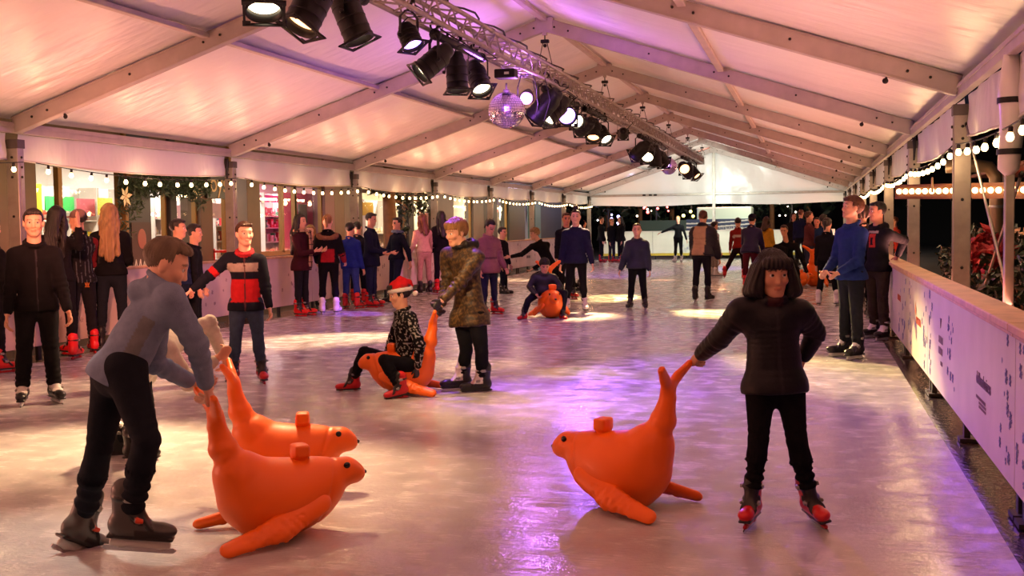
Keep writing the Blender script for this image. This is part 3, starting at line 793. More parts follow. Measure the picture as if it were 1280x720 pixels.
for k in KS[:-1]:
    for x in (-6.2, -1.18, XC):
        z = roof_z(x, .17); mb = MB(); mb.bar((x, YK(k), z), (x, YK(k+1), z), .09, .055, bev=.008); tag(mb.build('roof_beam_purlin', M_ALUD), kind='structure')
    for x, s in ((XL, -1), (XR, 1)):
        mb = MB(); mb.bar((x + s*.02, YK(k), EZ + .09), (x + s*.02, YK(k+1), EZ + .09), .07, .12, bev=.006)
        mb.bar((x - s*.02, YK(k), EZ + .115), (x - s*.02, YK(k+1), EZ + .115), .012, .03)
        tag(mb.build('roof_beam_eave', M_ALUD), kind='structure')
        # rolled valance with a wavy sheet and a bright rope hem
        zb = 2.2 if s < 0 else 2.13
        mb = MB(); n = 40; V = []; q = []
        for j in range(n+1):
            y = YK(k) + .1 + (BAY - .2)*j/n
            for i in range(7):
                z = EZ + .03 - (EZ + .03 - zb - .06*(abs(j/n - .5)*2)**2)*i/6
                V.append((x + s*(.06 + .008*math.sin(j*1.1 + i) + .01*math.sin(j*.37)), y, z))
        q = [(j*7+i, j*7+i+1, (j+1)*7+i+1, (j+1)*7+i) for j in range(n) for i in range(6)]
        mb.add(V, q, 0, True); mb.tube([V[j*7+6] for j in range(n+1)], .012, 6, 1)
        tag(mb.build('wall_valance_' + ('left' if s < 0 else 'right'), [M_VAL, mat('hem', '#cfc6bb', .4)]), kind='structure')
        # gathered tie of the valance at the post
        if 0 <= k:
            mb = MB(); yy = YK(k+1) - .12
            mb.tube([(x + s*.02, yy, EZ), (x + s*.03, yy + .02, EZ - .12), (x + s*.02, yy - .01, EZ - .3)], [.03,.022,.012], 6)
            tag(mb.build('trim_tie', M_RUB), kind='structure')

# gable end
YE = YK(7) + .08
mb = MB(); nz = 12; V = []; nx = 40
xs = [XL + (XR - XL)*i/nx for i in range(nx+1)]
for x in xs:
    t = roof_z(x, .2); zb = 2.13 + .03*math.sin(x*1.3)
    for j in range(9): V.append((x, YE + .05 + .012*math.sin(x*7 + j*.4) + .02*math.sin(x*2.3 + j), zb + (t - zb)*j/8))
mb.add(V, [(i*9+j, (i+1)*9+j, (i+1)*9+j+1, i*9+j+1) for i in range(nx) for j in range(8)], 0, True)
struct('wall_end', mb, M_VAL)
mb = MB(); mb.bar((XL, YE, 2.55), (XR, YE, 2.55), .08, .09, bev=.005); tag(mb.build('roof_beam_gable', M_ALU), kind='structure')
for x in (-6.4, -6.15, -5.95): tag(MB().box((x, YE - .06, 2.55), (.06,.03,.035), bev=.005).build('trim_clip', M_BOLT), kind='structure')
mb = MB(); mb.box((XC, YE, 2.1), (.06,.045,2.1), bev=.005); tag(mb.build('tent_post', M_ALU), kind='structure')

# ------------------------------------------------------------------ right barrier
def flake(mb, c, r, X, mi):
    n = 6
    for i in range(3):
        a = PI*i/3 + random.random()*.3; d = np.array([0, math.cos(a), math.sin(a)])
        mb.bar(c - d*r, c + d*r, .003, r*.14, (1,0,0), mi)
        for s in (-1,1):
            for w in (-1,1):
                p = c + d*s*r*.55; e = np.array([0, math.cos(a + w*.8), math.sin(a + w*.8)])*s*r*.35; mb.bar(p, p + e, .003, r*.11, (1,0,0), mi)
M_FLAKE = mat('blue_print', '#7c80b4', .5); M_INK = mat('dark_print', '#5a3a4a', .5); M_FAINT = mat('faint_print', '#94808a', .5); M_REDINK = mat('red_print', '#b8402c', .5)
M_BOARD = mat('barrier_board', '#cfc3bd', .42, var=.08, vscale=2.5, bump=.05, bscale=30)
BX = .955
seams = [-2.0, 2.0, 5.95, 10.2, 12.95, 17, 21, 25, 29, 33, 37, 41, 45.6]
RB = []
for i in range(len(seams)-1):
    y0, y1 = seams[i] + .006, seams[i+1] - .006
    if y1 < 3: continue
    t = thing('rink_barrier', '', 'barrier', (BX, y0, 0)); RB.append((t, y0, y1))
    mb = MB(); mb.box((.015, (y1-y0)/2, .52), (.012, (y1-y0)/2, .385), bev=.002)
    g = 0
    cols = [(.25, .9), (y1 - y0 - .25, .9), ((y1-y0)*.62, .8)] if y1 < 13 else [(.3,.8)]
    for cy, w in cols:
        for _ in range(15 if y1 < 13 else 6):
            r = random.uniform(.012, .042); flake(mb, np.array([.001, cy + random.gauss(0, .1), random.uniform(.2, .85)]), r, 0, 1)
    mb.build('board', [M_BOARD, M_FLAKE], t)
    mb = MB(); mb.box((.07, (y1-y0)/2, .925), (.105, (y1-y0)/2, .02), bev=.005); mb.box((-.003, (y1-y0)/2, .895), (.008, (y1-y0)/2, .018), bev=.003); mb.build('top_rail', M_TIMBER, t)
    n = max(2, int((y1-y0)/1.9) + 1)
    for j in range(n):
        yy = .08 + (y1 - y0 - .16)*j/(n-1); mb = MB(); mb.box((.05, yy, .44), (.02,.03,.46), bev=.003); mb.box((.06, yy, -.005), (.06,.07,.012)); mb.build('post', M_DARK, t)
def text(name, s, parent, loc, size, m, rot=(PI/2, 0, -PI/2), ext=.0015, sx=1.):
    c = bpy.data.curves.new(name, 'FONT'); c.body = s; c.size = size; c.extrude = ext; c.align_x = 'CENTER'; c.align_y = 'CENTER'
    o = bpy.data.objects.new(name, c); dg = None
    COL.objects.link(o); dg = bpy.context.evaluated_depsgraph_get()
    me = bpy.data.meshes.new_from_object(o.evaluated_get(dg)); me.materials.clear(); me.materials.append(m)
    bpy.data.objects.remove(o); bpy.data.curves.remove(c)
    o = link(name, me, parent, loc); o.rotation_euler = rot; o.scale = (sx, 1, 1); return o
def illegible(w, h, rows, seed):
    r = random.Random(seed); mb = MB(); rh = h/rows
    for j in range(rows):
        z = h/2 - rh*(j + .5); x = -w/2; ch = rh*.62
        while x < w/2:
            cw = ch*r.uniform(.35, .6)
            mb.box((x, z, .001), (cw*.14, ch*.5, .0015))
            if r.random() < .6: mb.box((x + cw*.35, z + r.choice((-.45,0,.45))*ch, .001), (cw*.3, ch*.09, .0015))
            if r.random() < .5: mb.box((x + cw*.65, z - ch*.1, .001), (cw*.13, ch*.4, .0015))
            x += cw*1.25
    return mb
for (t, y0, y1) in RB:
    def put(s, px, py, size, m, sx=1.):
        P = at_x(px, py, BX); 
        if y0 < P[1] < y1: text('lettering', s, t, (.0, P[1]-y0, P[2]), size, m, sx=sx)
    put('dokkumbusiness', 1229, 479, .105, M_INK, .8);
    def marks(px, py, w, hgt, rows, m, seed):
        P = at_x(px, py, BX)
        if y0 < P[1] < y1: link('lettering', illegible(w, hgt, rows, seed).mesh('lettering', m), t, (.0, P[1]-y0, P[2])).rotation_euler = (PI/2, 0, -PI/2)
    marks(1226, 500, .36, .028, 1, M_FAINT, 1); marks(1228, 510, .26, .045, 2, M_FAINT, 2)
    marks(1176, 432, .26, .17, 2, M_FAINT, 3); marks(1177, 455, .12, .05, 1, M_FAINT, 4)
    marks(1148, 402, .42, .1, 1, M_REDINK, 5); marks(1124, 372, .42, .1, 1, M_REDINK, 6)
    if y0 < at_x(1147, 392, BX)[1] < y1:
        P = at_x(1145, 388, BX); mb = MB(); mb.add([(-.002, P[1]-y0+dy, P[2]+dz) for dy, dz in ((.05,.09),(.1,-.02),(0,-.05),(-.03,0))], [(0,1,2,3)]); mb.build('emblem', M_REDINK, t)
    if y0 < at_x(1176, 402, BX)[1] < y1:
        P = at_x(1176, 402, BX); mb = MB(); mb.lathe([(.05,0),(.05,.003)], (.0, P[1]-y0, P[2]), (-1,0,0), 3); mb.build('emblem', M_INK, t)
names = {}
for i, (t, y0, y1) in enumerate(RB):
    if y0 < 3: L = 'white rink barrier panel with timber rail, cut by the lower right edge of the photo'
    elif y0 < 8: L = 'white rink barrier panel with the dokkumbusiness lettering and blue snowflakes'
    elif y0 < 12: L = 'white rink barrier panel with red lettering beside the two standing boys'
    elif y0 < 16: L = 'white rink barrier panel lit yellow behind the boy in the black hoodie'
    else: L = 'white rink barrier panel along the right side behind the two standing boys'; t['group'] = 'far right barrier panels'
    t['label'] = L

# left barrier
LX = -8.46
M_BOARDL = mat('barrier_board_left', '#cdb9b2', .5, var=.1, vscale=2, bump=.05, bscale=30)
ls = [6.0, 8.8, 11.27, 13.8, 16.3, 18.8, 21.3, 23.8, 26.3, 28.8, 31.3, 33.8, 36.3, 38.8, 41.3, 45.6]
ll = {2:'white barrier panel at the left behind the girl with long dark hair', 3:'white barrier panel behind the boy in the striped navy tracksuit', 4:'white barrier panel behind the boy in the navy white and red jacket',
      5:'white barrier panel beside the woman in the plaid scarf', 6:'white barrier panel behind the woman with the fur hood', 7:'white barrier panel behind the two men talking', 8:'white barrier panel behind the man in the blue scarf',
      9:'white barrier panel the beige-dressed woman leans over', 10:'white barrier panel behind the girl in the pink puffer jacket', 11:'white barrier panel left of the lunging blond boy', 12:'white barrier panel behind the lunging blond boy'}
for i in range(len(ls)-1):
    y0, y1 = ls[i] + .006, ls[i+1] - .006
    yy = 0; t = thing('rink_barrier', ll.get(i, 'white rink barrier panel along the left side'), 'barrier', (LX, y0, 0), None if i in ll else 'plain left barrier panels')
    mb = MB(); mb.box((-.015, (y1-y0)/2, .55), (.012, (y1-y0)/2, .4), bev=.002)
    for _ in range(12): 
        c = np.array([-.001, random.uniform(.1, y1-y0-.1), random.uniform(.3,.85)]); r = random.uniform(.015,.04); flake(mb, c, r, 0, 1)
    mb.build('board', [M_BOARDL, mat('pale_print', '#a08a8c', .5)], t)
    mb = MB(); mb.box((-.028, (y1-y0)/2, .965), (.045, (y1-y0)/2, .018), bev=.004); mb.build('top_rail', M_TIMBER, t)
    for yy in (.1, (y1-y0)/2, y1-y0-.1): mb = MB(); mb.box((-.05, yy, .45), (.02,.03,.47), bev=.003); mb.build('post', M_DARK, t)
    if i in (8, 11): link('lettering', illegible(.5, .14, 1, i).mesh('lettering', M_REDINK if i == 8 else M_INK), t, (.003, 1.2, .45)).rotation_euler = (PI/2, 0, PI/2)
# end barrier
EY = 45.75
ex = [-8.1, -6.0, -3.7, -1.4, .95]
el = ['white barrier panel at the far end behind the three dark figures', 'white barrier panel with blue snowflakes at the far end behind the skater with outstretched arms', 'white barrier panel at the far end behind the skater in the padded vest', 'white barrier panel at the far right end behind the crowd']
for i in range(4):
    x0, x1 = ex[i] + .006, ex[i+1] - .006
    t = thing('rink_barrier', el[i], 'barrier', (x0, EY, 0))
    mb = MB(); mb.box(((x1-x0)/2, .015, .62), ((x1-x0)/2, .012, .47), bev=.002)
    for _ in range(22 if i == 1 else 6):
        c = np.array([random.gauss((x1-x0)*.55, .25), -.001, random.uniform(.3,.95)]); r = random.uniform(.03,.07)
        for a in (0, PI/3, 2*PI/3):
            d = np.array([math.cos(a), 0, math.sin(a)]); mb.bar(c - d*r, c + d*r, .003, r*.25, (0,1,0), 1)
    mb.build('board', [mat('end_board', '#dfe0d2', .45, var=.05, vscale=3), M_FLAKE], t)
    mb = MB(); mb.box(((x1-x0)/2, .0, .19), ((x1-x0)/2, .018, .05), bev=.003); mb.build('kick_strip', mat('yellow_strip', '#c8b23c', .5), t)
    mb = MB(); mb.box(((x1-x0)/2, .05, 1.1), ((x1-x0)/2, .09, .015), bev=.004); mb.build('top_rail', M_WHITE, t)
    for xx in (.1, x1-x0-.1): mb = MB(); mb.box((xx, .06, .5), (.03,.025,.55)); mb.build('post', M_DARK, t)
# ------------------------------------------------------------------ truss, lamps, mirror balls
t = thing('lighting_truss', 'long aluminium lattice truss hanging lengthwise under the tent ridge', 'truss', (XC, 5, 3.45))
TL = 35.6; TW, THT = .23, .23
mb_b = MB()
for cx, cz in ((-TW/2, 0), (TW/2, 0), (-TW/2, THT), (TW/2, THT)):
    mb = MB(); mb.tube([(cx, 0, cz), (cx, TL, cz)], .025, 10); mb.build('chord', M_ALU, t)
n = int(TL/.28)
for i in range(n):
    y0, y1 = TL*i/n, TL*(i+1)/n; e = 1 if i % 2 else 0
    for x in (-TW/2, TW/2): mb_b.tube([(x, y0, THT*e), (x, y1, THT*(1-e))], .011, 6)
    for z in (0, THT): mb_b.tube([(-TW/2 if e else TW/2, y0, z), (TW/2 if e else -TW/2, y1, z)], .011, 6)
mb_b.build('bracing', M_ALU, t)
mb = MB()
for yy in (0, TL): mb.box((0, yy, THT/2), (TW/2+.02, .012, THT/2+.02))
for yy in (8, 16, 24, 32): 
    for x in (-TW/2, TW/2): 
        for z in (0, THT): mb.lathe([(.032,-.05),(.032,.05)], (x, yy, z), (0,1,0), 10)
mb.build('coupler', M_ALU, t)
# hoists between the ridge and the truss
for k in range(-1, 7):
    y = YK(k)
    h = thing('truss_hanger', 'black hoist and steel slings holding the truss under roof frame', 'hanger', (XC, y, 3.45), 'black truss hangers under the ridge')
    mb = MB(); mb.box((0, 0, .6), (.06, .03, .025), bev=.008); mb.build('clamp', M_BLACK, h)
    mb = MB(); mb.tube([(-.11, 0, THT), (-.03, 0, .58)], .006, 6); mb.tube([(.11, 0, THT), (.03, 0, .58)], .006, 6); mb.tube([(0,0,.58),(0,0,.7)], .01, 6)
    mb.lathe([(.02,-.015),(.028,0),(.02,.015)], (.0,.0,.54), (0,1,0), 10); mb.build('sling', M_BLACK, h)
# cable along the truss
mb = MB(); pts = []
for j in range(150):
    y = 5.1 + j*.235; pts.append((XC + .1 + .06*math.sin(j*1.3), y, 3.715 + .03*math.sin(j*.7)**2))
mb.tube(pts, .012, 5); tag(mb.build('power_cable', M_CABLE), 'black power cable laid along the top of the truss', 'cable')

LENSW = emis('warm_lens', (1, .78, .5), 9); LENSO = emis('amber_lens', (1, .45, .18), 5); LENSP = emis('violet_lens', (.42, .22, 1), 8); LENSM = emis('magenta_lens', (.85, .32, 1), 2.2)
M_INNER = mat('lamp_inner', '#b08a60', .3, .7)
WARM = (1, .60, .30); AMB = (1, .40, .16); PUR = (.33, .10, 1.0); PINK = (1, .25, .55); YEL = (1, .70, .26); WHT = (1, .86, .66)
def par_parts(t, d, ln, r, lens, small=False):
    """a parabolic lamp pointing along d, its yoke and lens; origin at the middle of the can"""
    d = unit(d); up = np.array([0,0,1.]); x = unit(np.cross(d, up)); y = np.cross(x, d)
    mb = MB(); prof = [(r*.45,-ln*.5),(r*.62,-ln*.49),(r*.72,-ln*.4),(r*.74,-ln*.34),(r,-ln*.22),(r,ln*.42),(r*1.06,ln*.43),(r*1.06,ln*.5),(r*.94,ln*.5),(r*.9,ln*.36)]
    mb.lathe(prof, (0,0,0), d, 28, 0, True, False); mb.lathe([(0.001,-ln*.5),(r*.45,-ln*.5)], (0,0,0), d, 28, 0, True, False)
    for z in (-.1, .12, .3): mb.lathe([(r,ln*z-.006),(r*1.03,ln*z-.004),(r*1.03,ln*z+.004),(r,ln*z+.006)], (0,0,0), d, 28, 0, True, False)
    mb.build('can', M_BLACK, t)
    mb = MB(); mb.lathe([(.001,ln*.37),(r*.5,ln*.385),(r*.9,ln*.36)], (0,0,0), d, 24, 0, True, False); mb.build('lens', lens, t)
    mb = MB(); fr = r*1.12; zc = ln*.52
    for (u, v) in ((1,0),(-1,0),(0,1),(0,-1)):
        c = d*zc + x*u*fr*.96 + y*v*fr*.96; R = np.stack([x, y, d], 1)
        mb.box(c, (fr*(.06 if u else 1.02), fr*(.06 if v else 1.02), .008), R)
    for (u, v) in ((1,1),(-1,1),(1,-1),(-1,-1)): mb.box(d*zc + x*u*fr*.86 + y*v*fr*.86, (fr*.2, fr*.2, .003), np.stack([x,y,d],1))
    mb.build('colour_frame', M_BLACK, t)
    mb = MB(); top = np.array([0,0,r*1.9 + .04]); pv = d*ln*.02
    for s in (-1,1):
        mb.bar(pv + x*s*(r+.012), pv + x*s*(r+.012)*1.0 + top*.75, .03, .006, tuple(x)); mb.bar(pv + x*s*(r+.012) + top*.75, top + x*s*.04, .03, .006, tuple(x))
        mb.lathe([(.02,0),(.02,.015),(.012,.03)], pv + x*s*(r+.012), x*s, 10)
    mb.bar(top - x*.05, top + x*.05, .03, .006); mb.build('yoke', M_BLACK, t)
    mb = MB(); mb.tube([top, top + np.array([0,0,.06])], .012, 8); mb.lathe([(.035,-.02),(.045,-.02),(.045,.02),(.035,.02)], top + np.array([0,0,.09]), (0,1,0), 14, 0, True, False); mb.box(top + np.array([.05,0,.09]), (.015,.015,.02)); mb.build('hook_clamp', M_BLACK, t)
    mb = MB(); b = -d*ln*.5; q = np.array([.1, .15, r*1.2])
    mb.tube([b, b - d*.08 + np.array([0,0,-.05]), b - d*.12 + np.array([.06,.05,-.02]), q + np.array([.06,.1,.1]), np.array([.03,.1,r*2+.1])], .007, 6); mb.build('cable', M_CABLE, t)
LAMPS = []
def par(pos, aim, lens, label, group=None, ln=.42, r=.115, col=None, watt=0, ang=16, blend=.5, rad=.09):
    pos = np.asarray(pos, float); d = unit(np.asarray(aim, float) - pos)
    t = thing('stage_light', label, 'stage light', pos, group); par_parts(t, d, ln, r, lens)
    if watt:
        light('SPOT', 'lamp_beam', pos + d*ln*.56, watt, col, aim, spot_size=math.radians(ang), spot_blend=blend, shadow_soft_size=rad)
    return t
def lamp_bar(y0, y1, z, label):
    t = thing('lamp_bar', label, 'lamp bar', (XC, (y0+y1)/2, z)); L = (y1-y0)/2
    mb = MB(); mb.tube([(0,-L,0),(0,L,0)], .045, 12); mb.build('tube', M_BLACK, t)
    mb = MB(); 
    for s in (-1,1): mb.lathe([(.055,-.04),(.055,.04)], (0,s*L*.96,0), (0,1,0), 12)
    mb.build('end_cap', M_RUB, t)
    mb = MB()
    for s in (-.5,.5): mb.tube([(0,s*L,.04),(0,s*L,3.46-z)], .015, 8)
    mb.build('hanger', M_BLACK, t)
G = lambda px, py: gp(px, py)
# nearest cluster
lamp_bar(7.1, 9.3, 3.37, 'black lamp bar of the nearest lamp cluster at the top edge of the photo')
par((XC, 7.42, 3.13), (-3.0, 6.1, 0), LENSW, 'big black stage light with bright white lens, leftmost at the top edge', ln=.46, r=.125, col=WARM, watt=900, ang=50, blend=.9)
par((XC, 8.25, 3.17), G(110, 560), LENSO, 'big black stage light with amber lens, middle one of the nearest cluster', ln=.5, r=.135, col=WARM, watt=2100, ang=42, blend=1.)
par((XC, 8.95, 3.20), (XC+1.3, 8.9, 0), LENSW, 'big black stage light pointing down right, right one of the nearest cluster', ln=.5, r=.12, col=WARM, watt=500, ang=50, blend=1.)
# small led can
par((XC, 10.43, 3.24), (XC+1.6, 9.6, 0), LENSP, 'small black stage light with a violet lens hanging alone before the bar of three', ln=.24, r=.1, col=PUR, watt=850, ang=46, blend=1.)
# bar of three
lamp_bar(11.2, 12.95, 3.37, 'black lamp bar carrying three lit lamps just left of the mirror ball')
par((XC, 11.2, 3.11), (-6.6, 8.9, 0), LENSW, 'black stage light pointing left, first on the bar of three', col=WARM, watt=1500, ang=34, blend=.9)
par((XC, 11.95, 3.09), (XC+.25, 11.5, 0), LENSW, 'black stage light pointing down, middle on the bar of three', col=WARM, watt=420, ang=30, blend=1.)
par((XC, 12.75, 3.13), (XC+1.5, 11.0, 0), LENSW, 'black stage light pointing right, last on the bar of three', col=YEL, watt=600, ang=18, blend=.8)
# magenta floodlight with a wire bracket
t = thing('flood_lamp', 'glaring magenta lamp with wire bracket between the mirror ball and the blue-lit cluster', 'lamp', (XC, 15.15, 3.16))
mb = MB(); mb.lathe([(.04,.12),(.07,.06),(.1,-.02),(.1,-.05)], (0,0,0), (0,0.6,.5), 18, 0, True, False); mb.build('can', M_BLACK, t)
mb = MB(); mb.ball((0,-.04,-.03), (.085,.085,.085), 16); mb.build('bulb', LENSM, t)
mb = MB(); mb.tube([(-.13,0,-.02),(-.13,0,.12),(-.08,0,.28),(.08,0,.28),(.13,0,.12),(.13,0,-.02)], .008, 6); mb.tube([(0,0,.28),(0,0,.36)], .01, 6); mb.build('bracket', M_BLACK, t)
mb = MB(); mb.tube([(.08,0,.2),(.14,.03,-.1),(.1,.05,-.28),(.2,.1,-.34),(.28,.15,-.05),(.2,.2,.25)], .006, 6); mb.build('cable', M_CABLE, t)
light('POINT', 'flood_glow', (XC, 15.02, 3.1), 190, (.55,.16,1), shadow_soft_size=.09)
# blue-lit cluster of big cans
lamp_bar(16.2, 18.6, 3.37, 'black lamp bar of the blue-lit cluster right of the mirror ball')
par((XC, 16.3, 3.16), G(440, 392), LENSP, 'black stage light lit blue from inside, first of the cluster right of the mirror ball', ln=.55, r=.15, col=PUR, watt=2000, ang=14, blend=.8)
par((XC, 16.95, 3.15), G(400, 425), LENSW, 'black stage light pointing down, second of the blue-lit cluster', ln=.5, r=.14, col=WARM, watt=6000, ang=26, blend=.9)
par((XC, 17.6, 3.16), G(985, 500), LENSP, 'black stage light turned sideways, third of the blue-lit cluster', ln=.48, r=.14, col=PUR, watt=4200, ang=26, blend=1.)
par((XC, 18.3, 3.13), G(1065, 470), LENSW, 'black stage light pointing right with a bright round lens, last of the blue-lit cluster', col=YEL, watt=15000, ang=14, blend=.7)
# group of three
lamp_bar(19.2, 21.2, 3.37, 'black lamp bar of the middle cluster beneath the truss')
par((XC, 19.35, 3.10), G(480, 360), LENSW, 'black stage light pointing left, first of the middle cluster', col=PINK, watt=1200, ang=22)
par((XC, 20.1, 3.09), G(720, 395), LENSO, 'black stage light with amber lens, second of the middle cluster', col=WARM, watt=6500, ang=26, blend=.9)
par((XC, 20.95, 3.09), G(900, 392), LENSW, 'black stage light with bright lens, last of the middle cluster', col=YEL, watt=9500, ang=24, blend=.9)
par((XC, 23.4, 3.27), G(770, 340), LENSP, 'small black stage light with violet lens hanging alone beyond the middle cluster', ln=.24, r=.1, col=PUR, watt=6500, ang=24, blend=.9)
lamp_bar(25.6, 30.3, 3.37, 'black lamp bar of the far cluster before the small mirror ball')
for i, (y, tx, lens, col, w) in enumerate(((26.0, (640, 350), LENSW, WARM, 6000), (27.2, (760, 372), LENSW, YEL, 6000), (28.4, (830, 350), LENSO, AMB, 900), (29.7, (900, 336), LENSP, PUR, 6000))):
    par((XC, y, 3.09), G(*tx), lens, ['black stage light pointing left, first of the far cluster', 'black stage light pointing down, second of the far cluster', 'black stage light with amber lens, third of the far cluster', 'black stage light tinted violet next to the small mirror ball'][i], ln=.5, r=.15, col=col, watt=w, ang=15)
lamp_bar(34.6, 38.9, 3.37, 'black lamp bar at the far end of the truss')
for i, (y, tx, lens, col, w) in enumerate(((35.0, (960, 360), LENSO, AMB, 1800), (36.5, (860, 330), LENSO, AMB, 1200), (38.0, (960, 335), LENSO, AMB, 1200))):
    par((XC, y, 3.09), G(*tx), lens, ['black stage light pointing right, first of the last cluster at the truss end', 'black stage light with amber lens, second of the last cluster at the truss end', 'black stage light with amber lens, last lamp at the truss end'][i], ln=.5, r=.16, col=col, watt=w, ang=15)

# unseen lamps added on the near end of the truss, above the picture
lamp_bar(3.8, 5.4, 3.37, 'black lamp bar above the picture on the near end of the truss')
par((XC, 4.0, 3.00), (-2.9, 9.75, .9), LENSW, 'black stage light above the picture aimed at the teenager', col=WARM, watt=1500, ang=14, blend=.8)
par((XC, 4.6, 3.00), (-8.3, 14.0, .5), LENSO, 'black stage light above the picture aimed at the left barrier', col=(1,.33,.2), watt=4000, ang=34, blend=1.)
par((XC, 5.2, 3.00), (-3.4, 4.6, .2), LENSW, 'black stage light above the picture aimed at the nearest seals', col=WHT, watt=260, ang=40, blend=1.)
# mirror balls
def mirror_ball(pos, R, label, top):
    t = thing('mirror_ball', label, 'mirror ball', pos)
    mb = MB(); nb = 22
    for i in range(nb):
        a0, a1 = PI*(i+.06)/nb, PI*(i+.94)/nb; m = max(4, int(2*nb*math.sin(PI*(i+.5)/nb)))
        for j in range(m):
            b0, b1 = 2*PI*(j+.05)/m, 2*PI*(j+.95)/m
            jt = np.array([random.gauss(0,.012) for _ in range(3)])
            P = [np.array([math.sin(a)*math.cos(b), math.sin(a)*math.sin(b), math.cos(a)]) for a, b in ((a0,b0),(a1,b0),(a1,b1),(a0,b1))]
            mb.add([p*R*(1 + np.dot(jt, p)*.3) for p in P], [(0,1,2,3)])
    mb.build('mirror_tile_skin', mat('mirror_tile', '#e6d8f6', .2, 1.), t)
    mb = MB(); mb.ball((0,0,0), R*.965, 32); mb.build('core', mat('ball_core', '#4a4a52', .4), t)
    mb = MB(); mb.tube([(0,0,R*.96),(0,0,top-.12)], .012, 8); mb.lathe([(.04,R*.95),(.04,R+.03)], (0,0,0), (0,0,1), 12); mb.build('rod', M_ALU, t)
    return t
mirror_ball((XC, 14.05, 2.87), .228, 'large mirror ball glowing violet under its black motor', .46)
t = thing('mirror_ball_motor', 'black motor box above the large mirror ball', 'motor', (XC, 14.05, 3.32)); mb = MB(); mb.box((0,0,0), (.13,.1,.055), bev=.01); mb.build('housing', M_BLACK, t); mb = MB(); mb.box((.03,-.101,.0), (.03,.003,.015)); mb.build('label_plate', M_WHITE, t)
mirror_ball((XC, 31.25, 2.95), .22, 'small distant mirror ball near the end of the truss', .42)
# spots without a fixture, added to make the balls glow
light('SPOT', 'added_ball_spot', (XC+.5, 11.9, 3.1), 700, (.45,.12,1), (XC, 14.05, 2.9), spot_size=math.radians(16), spot_blend=.3, shadow_soft_size=.05)
light('SPOT', 'added_ball_spot', (XC+.5, 29.3, 3.1), 500, (.55,.2,1), (XC, 31.25, 2.95), spot_size=math.radians(18), spot_blend=.3, shadow_soft_size=.05)

# ------------------------------------------------------------------ festoon lights
BULB = emis('warm_bulb', (1, .66, .28), 9)
def bulb_mesh():
    mb = MB(); mb.lathe([(.002,-.045),(.014,-.043),(.024,-.03),(.027,-.014),(.02,.006),(.012,.02)], (0,0,0), (0,0,1), 12); return mb.mesh('bulb', BULB)
BM = bulb_mesh(); sk = MB(); sk.lathe([(.013,.012),(.016,.02),(.016,.05),(.008,.06)], (0,0,0), (0,0,1), 10); SKM = sk.mesh('socket', M_RUB)
def festoon(p0, p1, n, sag, label, group=None, big=1.):
    p0, p1 = np.asarray(p0, float), np.asarray(p1, float); t = thing('festoon_light_string', label, 'string lights', p0, group)
    f = lambda s: (p1 - p0)*s + np.array([0, 0, -sag*4*s*(1-s)])
    mb = MB(); mb.tube([f(i/24) + np.array([0,0,.06]) for i in range(25)], .006, 5); mb.build('cable', M_CABLE, t)
    for i in range(n):
        s = (i + .5)/n; s += random.uniform(-.12,.12)/n
        b = link('bulb', BM, t, f(s)); b.scale = (big,)*3; b.rotation_euler = (random.uniform(-.15,.15), random.uniform(-.15,.15), 0)
        link('socket', SKM, b)
fl = ['warm festoon lights before the shop window at the far left', 'warm festoon lights in front of the garlanded toy shop doorway', 'warm festoon lights before the pink shop window', 'warm festoon lights before the bright window with the tree', 'warm festoon lights above the boy in the brown satin jacket',
      'warm festoon lights above the girl in the pink puffer jacket', 'warm festoon lights above the lunging blond boy', 'warm festoon lights above the girl with the bun', 'warm festoon lights at the far left end of the tent']
for k in range(-2, 7):
    y0, y1 = YK(k) + .12, YK(k+1) - .1
    lab = {-2:'warm festoon lights left of the frame', -1:'warm festoon lights at the left edge of the photo', 0:'warm festoon lights before the garlanded toy shop front', 1:'warm festoon lights before the pink shop window', 2:'warm festoon lights before the bright window with the tree trunk',
           3:'warm festoon lights above the woman in beige and her dark-haired friend', 4:'warm festoon lights above the girl in the pink puffer jacket', 5:'warm festoon lights above the lunging blond boy', 6:'warm festoon lights above the girl with the bun'}[k]
    if k >= -1: festoon((-8.46, y0, 2.16), (-8.46, y1, 2.16), 12, .09, lab)
    lab = {-2:'', -1:'warm festoon lights between the nearest right post and the right edge', 0:'warm festoon lights between the first and second right posts', 1:'warm festoon lights between the second and third right posts', 2:'warm festoon lights between the third and fourth right posts'}.get(k, 'distant warm festoon lights along the right side posts')
    if k >= -1: festoon((1.28, y0, 2.06), (1.28, y1, 2.06), 9, .07, lab, None if k < 3 else 'distant right festoon lights', 1.0)

# ------------------------------------------------------------------ unseen floods added behind the barriers to wash the roof, then festoon light
for k in range(-3, 7):
    y = YK(k) + 2.5; w = 140 if k < 5 else 90
    light('AREA', 'added_roof_wash', (XL - .12, y, .85), w, (1, .37, .24), (XC + .6, y, 4.6), shape='RECTANGLE', size=3.8, size_y=.2, spread=math.radians(120))
    light('AREA', 'added_roof_wash', (XR - .0, y, .80), w*.85, (1, .36, .25), (XC - .6, y, 4.6), shape='RECTANGLE', size=3.8, size_y=.14, spread=math.radians(120))
for k in range(-1, 7):
    light('AREA', 'festoon_glow', (-8.78, YK(k) + 2.5, 2.1), 34, (1, .66, .34), (-10.3, YK(k) + 2.5, 1.7), shape='RECTANGLE', size=4.4, size_y=.06)
    for dy in (.7, 2.5, 4.3):
        light('POINT', 'bulb_glow', (1.28, YK(k) + dy, 1.97), 9, (1, .62, .3), shadow_soft_size=.06); light('POINT', 'bulb_glow', (-8.46, YK(k) + dy, 2.04), 6, (1, .62, .3), shadow_soft_size=.06)
    light('AREA', 'festoon_glow', (1.5, YK(k) + 2.5, 2.0), 22, (1, .66, .34), (3.3, YK(k) + 2.5, 1.0), shape='RECTANGLE', size=4.4, size_y=.06)
